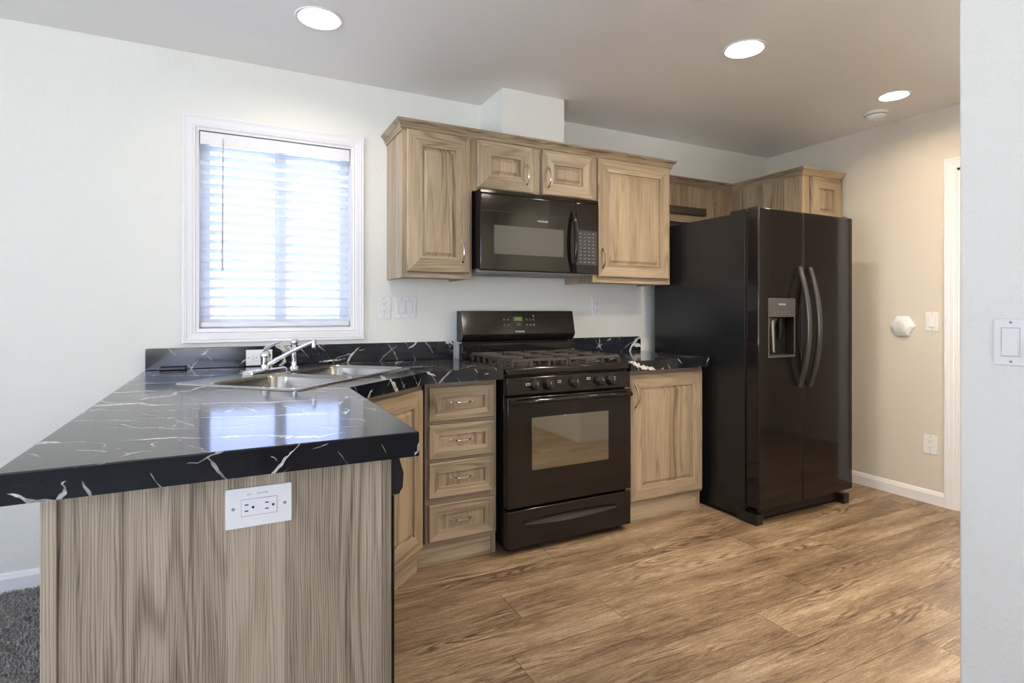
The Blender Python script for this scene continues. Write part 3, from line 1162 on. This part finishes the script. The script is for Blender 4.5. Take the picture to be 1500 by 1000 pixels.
# lever, spout in world coordinates
B = Vector((fp[0], fp[1], CZ))
mb = MB().sweep([B + Vector((-.004, 0, .094)), B + Vector((.006, -.006, .112)), B + Vector((.030, -.016, .127)), B + Vector((.062, -.030, .140))], [.0165, .0135, .009, .0055], 10, flat=.65)
mb.build('lever', 'chrome', f)
tip = Vector((-.862, -.492, 1.056))
st = B + Vector((.012, -.008, .040))
path = []
for k in range(13):
    t_ = k / 12
    p = st.lerp(tip, t_)
    p.z += .005 * math.sin(PI * t_)
    path.append(p)
mb = MB().sweep(path, [.0105] * 3 + [.0088] * 10, 12)
mb.lathe([(.0095, -.03), (.0105, -.026), (.0105, .004), (.007, .010), (0, .0105)], (tip.x, tip.y, tip.z), n=16)
mb.build('spout', 'chrome', f)
sp = sk(.185, .222)
g = thing('side_sprayer', 'slim chrome side sprayer standing on the sink deck behind the spout', 'sprayer', (sp[0], sp[1], CZ + .0055))
MB().lathe([(.022, .0), (.0215, .006), (.014, .010), (.0125, .030), (.0115, .034)], (0, 0, 0), n=20).build('holder', 'chrome', g, True)
MB().lathe([(.0105, .034), (.0125, .060), (.0115, .095), (.0125, .112)], (0, 0, 0), n=20).build('wand', 'chrome', g, True)
MB().lathe([(.0135, .112), (.0155, .118), (.0155, .132), (.012, .138), (0, .139)], (0, 0, 0), n=20).build('cap', 'nickel', g, True)

o = MB().bbox(-1.482, -1.377, -.060, -.034, CZ + .0005, CZ + .0145, b=.003).build('tray', 'black_satin')
tag(o, 'small flat black bar lying against the backsplash at the worktop end', 'tray')

# ------------------------------------------------------------------ gas range
r = thing('gas_range', 'black freestanding gas range with oven between the base cabinets', 'stove', (.377, -.35, 0))
SX0, SX1, SY = 0.0, .7545, -.655
mb = MB().bbox(SX0 + .003, SX1 - .003, -.615, -.03, .03, .895, b=.003)
mb.build('body', 'black', r)
# cooktop
mb = MB().bbox(SX0, SX1, -.652, -.075, .872, .912, b=.011, seg=4)
mb.build('cooktop', 'black', r)
burn = [(.175, -.50, .045), (.580, -.50, .052), (.175, -.23, .040), (.580, -.23, .045)]
for bx, by, br in burn:
    mb = MB().lathe([(br + .022, .9122), (br + .018, .914), (br, .915), (br, .922), (br - .006, .925), (0, .926)], (bx, by, 0), n=24)
    mb.build('burner', 'iron', r)


def bar(mb, a, b, w=.011, h=.013):
    a, b = Vector(a), Vector(b)
    d = (b - a)
    d.z = 0
    d.normalize()
    s = Vector((-d.y, d.x, 0)) * (w / 2)
    s2 = s * .7
    u = Vector((0, 0, h))
    mb.add([a - s, a + s, b + s, b - s, a - s2 + u, a + s2 + u, b + s2 + u, b - s2 + u], [(0, 1, 2, 3), (4, 7, 6, 5), (0, 4, 5, 1), (1, 5, 6, 2), (2, 6, 7, 3), (3, 7, 4, 0)])


for gx0, gx1 in ((.050, .368), (.386, .704)):
    mb = MB()
    gy0, gy1, gz = -.615, -.112, .938
    xm, ym = (gx0 + gx1) / 2, (gy0 + gy1) / 2
    for a, b in (((gx0, gy0), (gx1, gy0)), ((gx0, gy1), (gx1, gy1)), ((gx0, gy0), (gx0, gy1)), ((gx1, gy0), (gx1, gy1)), ((gx0, ym), (gx1, ym))):
        bar(mb, (a[0], a[1], gz), (b[0], b[1], gz))
    for cy_ in ((gy0 + ym) / 2, (ym + gy1) / 2):
        for dx, dy in ((1, 0), (-1, 0), (0, 1), (0, -1)):
            ex = xm + dx * (gx1 - gx0) / 2
            ey = cy_ + dy * (ym - gy0) / 2
            bar(mb, (xm + dx * .03, cy_ + dy * .03, gz + .003), (ex, ey, gz + .002), .009)
    # skirt tabs and feet down to the cooktop
    for k in range(7):
        yy = gy0 + (gy1 - gy0) * k / 6
        for xx in (gx0, gx1):
            mb.box(xx - .0045, xx + .0045, yy - .007, yy + .007, .9125, gz + .004)
    for k in range(4):
        xx = gx0 + (gx1 - gx0) * k / 3
        for yy in (gy0, gy1):
            mb.box(xx - .007, xx + .007, yy - .0045, yy + .0045, .9125, gz + .004)
    mb.build('grate', 'iron', r)
# control panel with knobs
mb = MB().bbox(SX0 + .001, SX1 - .001, -.656, -.612, .776, .8635, b=.005, seg=3)
cp = mb.build('control_panel', 'black', r)
for x, z_ in ((.118, .832), (.300, .836), (.478, .842), (.645, .838)):
    mb = MB()
    mb.box(x - .011, x + .011, -.6575, -.6564, z_, z_ + .0022)
    mb.box(x - .011, x + .011, -.6575, -.6564, z_ - .009, z_ - .0068)
    if x in (.118, .478):
        mb.box(x - .011, x - .009, -.6575, -.6564, z_ - .0068, z_)
        mb.box(x + .009, x + .011, -.6575, -.6564, z_ - .0068, z_)
    mb.build('burner_marking', 'print', cp)
for kx in (.155, .232, .388, .548, .622):
    mb = MB().lathe([(.027, -.6565), (.0265, -.662), (.022, -.668), (.0205, -.683), (.018, -.6855), (0, -.686)], (kx, 0, .8215), axis='y', n=24)
    mb.bbox(kx - .0045, kx + .0045, -.690, -.667, .8035, .8395, b=.002)
    k_ = mb.build('knob', 'black_satin', r)
    mb = MB().box(kx - .001, kx + .001, -.6912, -.6901, .826, .8385)
    mb.build('pointer', 'print', k_)
    mb = MB()
    for a in (35, 60, 85):
        q = math.radians(a)
        mb.box(kx + .033 * math.cos(q) - .0025, kx + .033 * math.cos(q) + .0025, -.6573, -.6563, .8215 + .033 * math.sin(q) - .0008, .8215 + .033 * math.sin(q) + .0008)
    mb.build('heat_mark', 'red', k_)
# oven door
mb = MB().bbox(SX0 + .002, SX1 - .002, -.664, -.617, .228, .768, b=.006, seg=3)
od = mb.build('oven_door', 'black', r)
tag(MB().bbox(.136, .600, -.6662, -.6642, .404, .664, b=.0008, seg=1).build('window', 'glass_dark', od), 'tinted oven window')
path, rad = [], []
for k in range(17):
    t_ = k / 16
    x = .012 + (.742 - .012) * t_
    e = abs(2 * t_ - 1)
    path.append((x, -.700 + .026 * e ** 5, .752 - .010 * e ** 3))
    rad.append(.0150)
MB().sweep(path, rad, 12, flat=.85, up=(0, 0, 1)).bbox(.010, .040, -.680, -.660, .732, .760, b=.004).bbox(.714, .744, -.680, -.660, .732, .760, b=.004).build('handle', 'black', od)
# warming drawer
mb = MB().bbox(SX0 + .002, SX1 - .002, -.662, -.617, .034, .216, b=.005, seg=3)
dw = mb.build('drawer', 'black', r)
up_, lo_ = [], []
for k in range(21):
    t_ = k / 20
    x = .094 + (.655 - .094) * t_
    e = abs(2 * t_ - 1)
    up_.append((x, .160 - .003 * e ** 2 - .007 * max(0, e - .9) * 10))
    lo_.append((x, .126 + .015 * e ** 2))
MB().prism(up_ + lo_[::-1], -.6640, -.6618, axis='y').build('finger_recess', 'grey_panel', dw)
path = [(.094 + .561 * k / 20, -.668 - .008 * (1 - (2 * k / 20 - 1) ** 2), .159 - .006 * (2 * k / 20 - 1) ** 4) for k in range(21)]
MB().sweep(path, .0065, 8, flat=.7).build('handle', 'black', dw)
for x in (.045, .715):
    for y in (-.585, -.08):
        MB().lathe([(.020, 0.0005), (.020, .012), (.010, .014), (.010, .031)], (x, y, 0), n=16).build('foot', 'black_satin', r)
# backguard: vertical splash, slot, slanted console
MB().bbox(SX0 + .002, SX1 - .002, -.072, -.024, .9125, 1.000, b=.003).build('backguard', 'black', r)
MB().box(SX0 + .02, SX1 - .02, -.055, -.024, 1.0, 1.05).build('vent_slot', 'black_deep', r)
prof = [(-.024, 1.012), (-.075, 1.012), (-.105, 1.022), (-.122, 1.045), (-.124, 1.056), (-.094, 1.186), (-.088, 1.191), (-.024, 1.191)]
cs = MB().prism(prof, SX0 - .012, SX1 - .010, axis='x').build('console', 'black', r)
# things printed on the slanted console face; slope from (-.124,1.056) to (-.094,1.186)


def slant(mb, x0, x1, z0, z1, off=.0008, mi=0):
    def yy(z):
        return -.124 + (.030) * (z - 1.056) / .130
    vs = []
    for o_ in (off, -.001):
        for x, z in ((x0, z0), (x1, z0), (x1, z1), (x0, z1)):
            vs.append((x, yy(z) - o_, z))
    mb.add(vs, [(0, 1, 2, 3), (4, 7, 6, 5), (0, 4, 5, 1), (1, 5, 6, 2), (2, 6, 7, 3), (3, 7, 4, 0)], mi)


mb = MB()
slant(mb, .236, .472, 1.082, 1.174)
dp = mb.build('display', 'black', cs)
mb = MB()
slant(mb, .318, .380, 1.130, 1.156, .0014)
mb.build('clock_window', 'led_glow', dp)


def slant_text(mb, s_, size, x, z, stretch=1.0):
    sub = MB()
    text_mb(sub, s_, size, (0, 0, 0), stretch=stretch)
    sh = .030 / .130
    mb.add([(x + a, -.124 + sh * (z + c_ - 1.056) - .0019 + b, z + c_) for a, b, c_ in sub.v], sub.f)


mb = MB()
slant_text(mb, '2:33', .024, .349, 1.143)
tag(mb.build('clock_digits', 'led', dp), 'green lit clock digits')
mb = MB()
for x in (.256, .282, .408, .432, .455):
    for z_ in (1.136, 1.104):
        slant(mb, x - .007, x + .007, z_, z_ + .0028, .0014)
        slant(mb, x - .006, x + .006, z_ + .006, z_ + .0082, .0014)
for z_ in (1.118, 1.111, 1.104):
    slant(mb, .335, .365, z_, z_ + .002, .0014)
slant(mb, .452, .462, 1.156, 1.166, .0014)
mb.build('key_markings', 'print_dim', dp)
mb = MB()
slant_text(mb, 'FRIGIDAIRE', .0125, .353, 1.068)
mb.build('lettering', 'print', cs)

# ------------------------------------------------------------------ microwave
m_ = thing('microwave', 'black over-the-range microwave under the short wall cabinet', 'microwave', (.354, -.2, 1.4))
MX0, MX1, MYF, MZ0, MZ1 = -.024, .732, -.397, 1.405, 1.8345
MB().box(MX0 + .004, MX1 - .004, -.366, -.010, MZ0 + .012, MZ1).build('case', 'black_satin', m_)
MB().box(MX0 + .008, MX1 - .008, -.362, -.012, MZ0 - .006, MZ0 + .012).build('underside', 'galv', m_)
for x in (.10, .46):
    MB().box(x, x + .19, -.26, -.10, MZ0 - .009, MZ0 - .0055).build('grease_filter', 'plastic_line', m_)
XS = .5735
door = MB().bbox(MX0, XS, MYF, -.367, MZ0, MZ1 - .022, b=.007, seg=3).build('door', 'black', m_)
mb = MB().box(MX0 + .008, XS - .003, MYF - .0006, MYF + .002, 1.7205, 1.7235)
mb.build('seam', 'black_deep', door)
tag(MB().bbox(.055, .488, MYF - .0012, MYF + .001, 1.494, 1.648, b=.0006, seg=1).build('window', 'glass_mw', door), 'grey screened door window')
mb = MB()
text_mb(mb, 'FRIGIDAIRE', .0135, (.353, MYF - .0008, 1.685))
mb.build('lettering', 'print', door)
path, rad = [], []
for k in range(15):
    t_ = k / 14
    e = 2 * t_ - 1
    path.append((.548, MYF - .004 - .036 * (1 - abs(e) ** 2.2), 1.415 + (1.755 - 1.415) * t_))
    rad.append(.011 + .003 * (1 - e * e))
MB().sweep(path, rad, 12, up=(1, 0, 0), flat=.8).build('handle', 'black', door)
MB().bbox(MX0, MX1, MYF + .004, -.367, MZ1 - .021, MZ1, b=.004).build('top_grille', 'black', m_)
cpn = MB().bbox(XS + .0015, MX1, MYF, -.367, MZ0, MZ1 - .022, b=.005, seg=3).build('control_panel', 'black', m_)
MB().bbox(XS + .012, MX1 - .014, MYF - .001, MYF + .001, 1.455, 1.655, b=.0005, seg=1).build('keypad', 'keypad', cpn)
MB().bbox(XS + .012, MX1 - .014, MYF - .001, MYF + .001, 1.680, 1.715, b=.0005, seg=1).build('display', 'black', cpn)
mb = MB()
for i in range(9):
    for jx in range(4):
        x = XS + .030 + jx * .029
        z_ = 1.470 + i * .0205
        w_ = random.uniform(.005, .0085)
        mb.box(x - w_, x + w_, MYF - .0016, MYF - .0009, z_, z_ + random.uniform(.0022, .004))
mb.build('key_markings', 'print_dim', cpn)

# ------------------------------------------------------------------ refrigerator
R = thing('refrigerator', 'black side-by-side refrigerator with ice and water dispenser', 'refrigerator', (1.82, -.5, 0))
RX0, RX1, RYD, RYF = 1.399, 2.238, -.872, -.956
RZ0, RZ1, RS = .094, 1.764, 1.769
MB().bbox(RX0 + .004, RX1 - .004, -.862, -.108, .022, 1.752, b=.004).build('body', 'fridge_side', R)
MB().box(RX0 + .012, RX1 - .012, RYD + .001, -.8625, RZ0 + .02, 1.745).build('gasket', 'black_deep', R)
DX0, DX1, DZ0_, DZ1_ = 1.472, 1.698, .930, 1.263
fd = MB().bbox(RX0, RS - .0025, RYF, RYD, RZ0, RZ1, b=.009, seg=4).build('freezer_door', 'black', R)
cut(fd, MB().box(DX0 + .008, DX1 - .008, RYF - .02, RYF + .060, DZ0_ + .010, 1.156))
fd.data.materials.append(M['black'])
for p_ in fd.data.polygons:
    p_.use_smooth = max(abs(c_) for c_ in p_.normal) < .999
rd = MB().bbox(RS + .0025, RX1, RYF, RYD, RZ0, RZ1, b=.009, seg=4).build('fridge_door', 'black', R)
# dispenser
mb = MB()
z_ = (DZ0_, DZ1_)
mb.box(DX0, DX0 + .009, RYF - .003, RYF + .001, DZ0_, 1.157).box(DX1 - .009, DX1, RYF - .003, RYF + .001, DZ0_, 1.157).box(DX0 + .009, DX1 - .009, RYF - .003, RYF + .001, DZ0_, DZ0_ + .011)
ds = mb.build('dispenser', 'grey_panel', fd)
MB().bbox(DX0, DX1, RYF - .004, RYF + .001, 1.157, DZ1_, b=.001, seg=1).build('dispenser_panel', 'grey_panel', ds)
mb = MB().box(DX0 + .008, DX1 - .008, RYF + .0575, RYF + .0598, DZ0_ + .011, 1.156)
mb.build('niche_back', 'black_deep', ds)
mb = MB().prism([(RYF + .004, 1.150), (RYF + .050, 1.150), (RYF + .050, 1.085), (RYF + .035, 1.085)], DX0 + .010, DX0 + .085, axis='x')
mb.build('ice_chute', 'grey_panel', ds)
for px_ in (DX0 + .085,):
    mb = MB().sweep([(px_ - .03, RYF + .012, 1.150), (px_ - .015, RYF + .022, 1.09), (px_ + .012, RYF + .036, .955)], [.013, .013, .011], 10, flat=.35, up=(0, 1, 0))
    tag(mb.build('paddle', 'chrome', ds), 'clear shiny dispenser paddle')
mb = MB().sweep([(DX0 + .150, RYF + .030, 1.150), (DX0 + .155, RYF + .036, 1.10), (DX0 + .160, RYF + .045, 1.03)], [.016, .016, .013], 10, flat=.4, up=(0, 1, 0))
mb.build('paddle', 'black_satin', ds)
MB().box(DX0 + .015, DX1 - .015, RYF - .001, RYF + .055, DZ0_ + .0105, DZ0_ + .014).build('drip_tray', 'black_satin', ds)
mb = MB()
text_mb(mb, 'FRIGIDAIRE', .0115, ((DX0 + DX1) / 2, RYF - .0044, 1.228))
mb.build('lettering', 'print', ds)
mb = MB()
for k in range(5):
    x = DX0 + .055 + k * .029
    mb.box(x - .006, x + .006, RYF - .0047, RYF - .0039, 1.184, 1.1862)
    mb.box(x - .0025, x + .0025, RYF - .0047, RYF - .0039, 1.170, 1.173)
mb.build('key_markings', 'print_dim', ds)
for par, hx in ((fd, 1.716), (rd, 1.806)):
    path = []
    for k in range(25):
        t_ = k / 24
        e = 2 * t_ - 1
        path.append((hx, -.972 - .060 * (1 - e * e), .757 + (1.440 - .757) * t_))
    mb = MB().sweep(path, .0155, 12, up=(1, 0, 0), flat=1.0)
    h = mb.build('handle', 'handle_dark', par)
    for zc in (.785, 1.412):
        MB().bbox(hx - .010, hx + .010, -.978, RYF + .001, zc - .016, zc + .016, b=.004).build('handle_mount', 'black_satin', h)
for x in (RX0 + .006, RX1 - .066):
    MB().bbox(x, x + .06, -.866, -.755, 1.7515, 1.7695, b=.003).bbox(x + .012, x + .045, -.935, -.865, 1.7645, 1.7735, b=.002).build('hinge_cover', 'black_satin', R)
for x0_, x1_ in ((RX0 + .002, RX0 + .056), (RX1 - .058, RX1 - .004)):
    MB().bbox(x0_, x1_, -.938, -.80, .0005, .062, b=.004).build('foot', 'black_satin', R)
mb = MB().box(RX0 + .057, RX1 - .059, -.902, -.880, .024, .074)
gr = mb.build('grille', 'black_satin', R)
mb = MB()
for k in range(3):
    mb.box(RX0 + .065, RX1 - .065, -.9035, -.9015, .030 + k * .014, .036 + k * .014)
mb.build('grille_slots', 'black_deep', gr)
MB().box(RX0 + .02, RX1 - .02, -.88, -.13, .0005, .0225).build('base', 'black_deep', R)

# ------------------------------------------------------------------ outlets and switches: authored facing -y round the origin


def plate_base(label, loc, rz, w, h, name='wall_outlet', cat='outlet'):
    o_ = thing(name, label, cat, loc, rz)
    MB().bbox(-w / 2, w / 2, -.0062, -.0008, -h / 2, h / 2, b=.0024, seg=2).build('cover_plate', 'plastic', o_, True)
    return o_


def screw(mb, x, z):
    mb.lathe([(.0034, -.0062), (.0030, -.0070), (0, -.0071)], (x, 0, z), axis='y', n=10)


def duplex(o_, horizontal=False, writing=False):
    L, W = .0335, .0168
    mb = MB()
    if horizontal:
        mb.bbox(-L, L, -.0075, -.004, -W, W, b=.001, seg=1)
    else:
        mb.bbox(-W, W, -.0075, -.004, -L, L, b=.001, seg=1)
    rec = mb.build('receptacle', 'plastic', o_, True)
    mb = MB()
    t_ = .0006
    for s_ in (1,):
        if horizontal:
            for z in (-W - t_, W):
                mb.box(-L - t_, L + t_, -.0066, -.0058, z, z + t_)
            for x in (-L - t_, L):
                mb.box(x, x + t_, -.0066, -.0058, -W, W)
        else:
            for z in (-L - t_, L):
                mb.box(-W - t_, W + t_, -.0066, -.0058, z, z + t_)
            for x in (-W - t_, W):
                mb.box(x, x + t_, -.0066, -.0058, -L, L)
    mb.build('gap_line', 'plastic_line', rec, True)
    for c_ in (-.0190, .0190):
        mb = MB()
        for a in (-.0062, .0062):
            if horizontal:
                mb.box(c_ - .0085, c_ - .0015, -.0081, -.0074, a - .0011, a + .0011)
            else:
                mb.box(a - .0009, a + .0009, -.0081, -.0074, c_ + .0005, c_ + .0080)
        if horizontal:
            mb.lathe([(.0026, -.0081), (.0026, -.0074)], (c_ + .0070, 0, 0), axis='y', n=12)
        else:
            mb.lathe([(.0024, -.0081), (.0024, -.0074)], (0, 0, c_ - .0062), axis='y', n=12)
        mb.build('socket_slots', 'plastic_slot', rec, True)
    for s_ in (-1, 1):
        mb = MB()
        if horizontal:
            screw(mb, s_ * .0485, 0)
        else:
            screw(mb, 0, s_ * .0485)
        mb.build('screw', 'plastic_line', o_, True)


def rocker(o_, x, up=True):
    fr = MB().bbox(x - .0178, x + .0178, -.0072, -.004, -.0350, .0350, b=.001, seg=1).build('rocker_frame', 'plastic', o_, True)
    w, h = .0160, .0330
    top, bot = (.0078, .0125) if up else (.0125, .0078)
    vs = [(x - w, -.005, -h), (x + w, -.005, -h), (x + w, -.005, h), (x - w, -.005, h), (x - w, -bot, -h), (x + w, -bot, -h), (x + w, -top, h), (x - w, -top, h)]
    MB().add(vs, [(0, 1, 2, 3), (4, 7, 6, 5), (0, 4, 5, 1), (1, 5, 6, 2), (2, 6, 7, 3), (3, 7, 4, 0)]).build('rocker', 'plastic', fr, True)
    mb = MB()
    t_ = .0008
    for z in (-.0350 - t_, .0350):
        mb.box(x - .0178 - t_, x + .0178 + t_, -.0066, -.0058, z, z + t_)
    for xx in (x - .0178 - t_, x + .0178):
        mb.box(xx, xx + t_, -.0066, -.0058, -.0350, .0350)
    mb.build('gap_line', 'plastic_line', fr, True)
    for zz in (.0485, -.0485):
        mb = MB()
        screw(mb, x, zz)
        mb.build('screw', 'plastic_line', o_, True)


o = plate_base('white upright outlet on the back wall between window and double switch', (-.434, 0, 1.211), 0, .076, .120)
duplex(o)
o = plate_base('white double rocker switch on the back wall under the wall cabinet', (-.312, 0, 1.2105), 0, .122, .121, 'light_switch', 'switch')
rocker(o, -.023, False)
rocker(o, .023, True)
o = plate_base('white upright outlet on the back wall between stove and refrigerator', (.9955, 0, 1.216), 0, .075, .127)
duplex(o)
o = plate_base('white sideways outlet in the backsplash behind the faucet', (-1.063, -.0203, .9585), 0, .120, .078)
duplex(o, True)
o = plate_base('large white sideways outlet on the peninsula end panel', (-1.132, PY + .004, .787), 0, .125, .081)
duplex(o, True)
mb = MB()
text_mb(mb, 'KIT', .0052, (-.019, -.0064, .0262))
text_mb(mb, 'COUNTER', .0046, (.006, -.0064, .0270))
mb.build('lettering', 'plastic_line', o, True)
o = plate_base('white single rocker switch on the beige wall by the doorway', (XR, -1.178, 1.126), -PI / 2, .074, .118, 'light_switch', 'switch')
rocker(o, 0, True)
o = plate_base('white upright outlet low on the beige wall by the doorway', (XR, -1.168, .364), -PI / 2, .075, .118)
duplex(o)
o = plate_base('white switch plate on the near partition wall, cut by the picture edge', (XN, -2.413, 1.112), -PI / 2, .116, .115, 'light_switch', 'switch')
rocker(o, -.023, True)
rocker(o, .023, True)

# hexagonal device on the beige wall
o = thing('door_chime', 'white hexagonal wall device with round centre beside a rocker switch', 'chime', (XR, -1.011, 1.093), -PI / 2)


def hexa(mb, r0, r1, y0, y1):
    vs = [(r0 * math.cos(PI / 3 * k), y0, r0 * math.sin(PI / 3 * k)) for k in range(6)] + [(r1 * math.cos(PI / 3 * k), y1, r1 * math.sin(PI / 3 * k)) for k in range(6)]
    mb.add(vs, [list(range(6)), list(range(6, 12))] + [(i, (i + 1) % 6, 6 + (i + 1) % 6, 6 + i) for i in range(6)])


mb = MB()
hexa(mb, .074, .070, -.0008, -.014)
hexa(mb, .068, .060, -.014, -.019)
mb.build('housing', 'plastic', o, True)
mb = MB()
hexa(mb, .053, .049, -.0185, -.027)
mb.build('stepped_ring', 'plastic', o, True)
mb = MB().lathe([(.036, -.0265), (.036, -.034), (.029, -.036), (.027, -.031), (.021, -.031), (.019, -.040), (.009, -.041), (.006, -.034), (0, -.034)], (0, 0, 0), axis='y', n=28)
mb.build('button', 'plastic', o, True)

# ------------------------------------------------------------------ ceiling fixtures
labels = ['white-lit recessed ceiling light above the sink, nearest the window', 'warm recessed ceiling light above the middle of the kitchen floor', 'warm recessed ceiling light by the beige wall, above the refrigerator side',
          'added recessed fill light behind the partition end, outside the picture', 'added recessed fill light in front of the doorway, outside the picture', 'added recessed fill light far along the passage, outside the picture']
for (x, y, rr, wht), lb in zip(LAMPS, labels):
    o = thing('recessed_light', lb, 'light', (x, y, H), 0, 'recessed ceiling lights')
    mb = MB().lathe([(rr, -.0008), (rr - .002, -.005), (rr - .010, -.0062), (rr - .017, -.002), (rr - .022, .012), (rr - .030, .032)], (0, 0, 0), n=40)
    mb.f = mb.f[:-2] if len(mb.f[-1]) > 4 else mb.f
    mb.mi, mb.sm = mb.mi[:len(mb.f)], mb.sm[:len(mb.f)]
    mb.build('trim_ring', 'plastic', o, True)
    zl = .028
    MB().lathe([(rr - .0285, zl), (rr - .036, zl - .004), (.02, zl - .008), (0, zl - .008)], (0, 0, 0), n=40).build('lens', 'lens_white' if wht else ('lens_soft' if rr < .09 else 'lens'), o, True)
    mb = MB().lathe([(rr - .012, .0335), (rr - .012, .09), (0, .09)], (0, 0, 0), n=32)
    mb.build('can', 'galv', o, True)

o = thing('smoke_detector', 'round white smoke detector on the ceiling over the refrigerator', 'smoke detector', (2.392, -1.005, H))
MB().lathe([(0, -.0006), (.066, -.0006), (.068, -.006), (.066, -.017), (.060, -.0185)], (0, 0, 0), n=36).build('mounting_base', 'plastic', o, True)
MB().lathe([(.056, -.0185), (.056, -.0215)], (0, 0, 0), n=36).build('vent_gap', 'plastic_slot', o, True)
MB().lathe([(.058, -.0215), (.057, -.030), (.047, -.043), (.030, -.048), (.012, -.049), (.010, -.052), (0, -.052)], (0, 0, 0), n=36).build('sensor_cover', 'plastic', o, True)
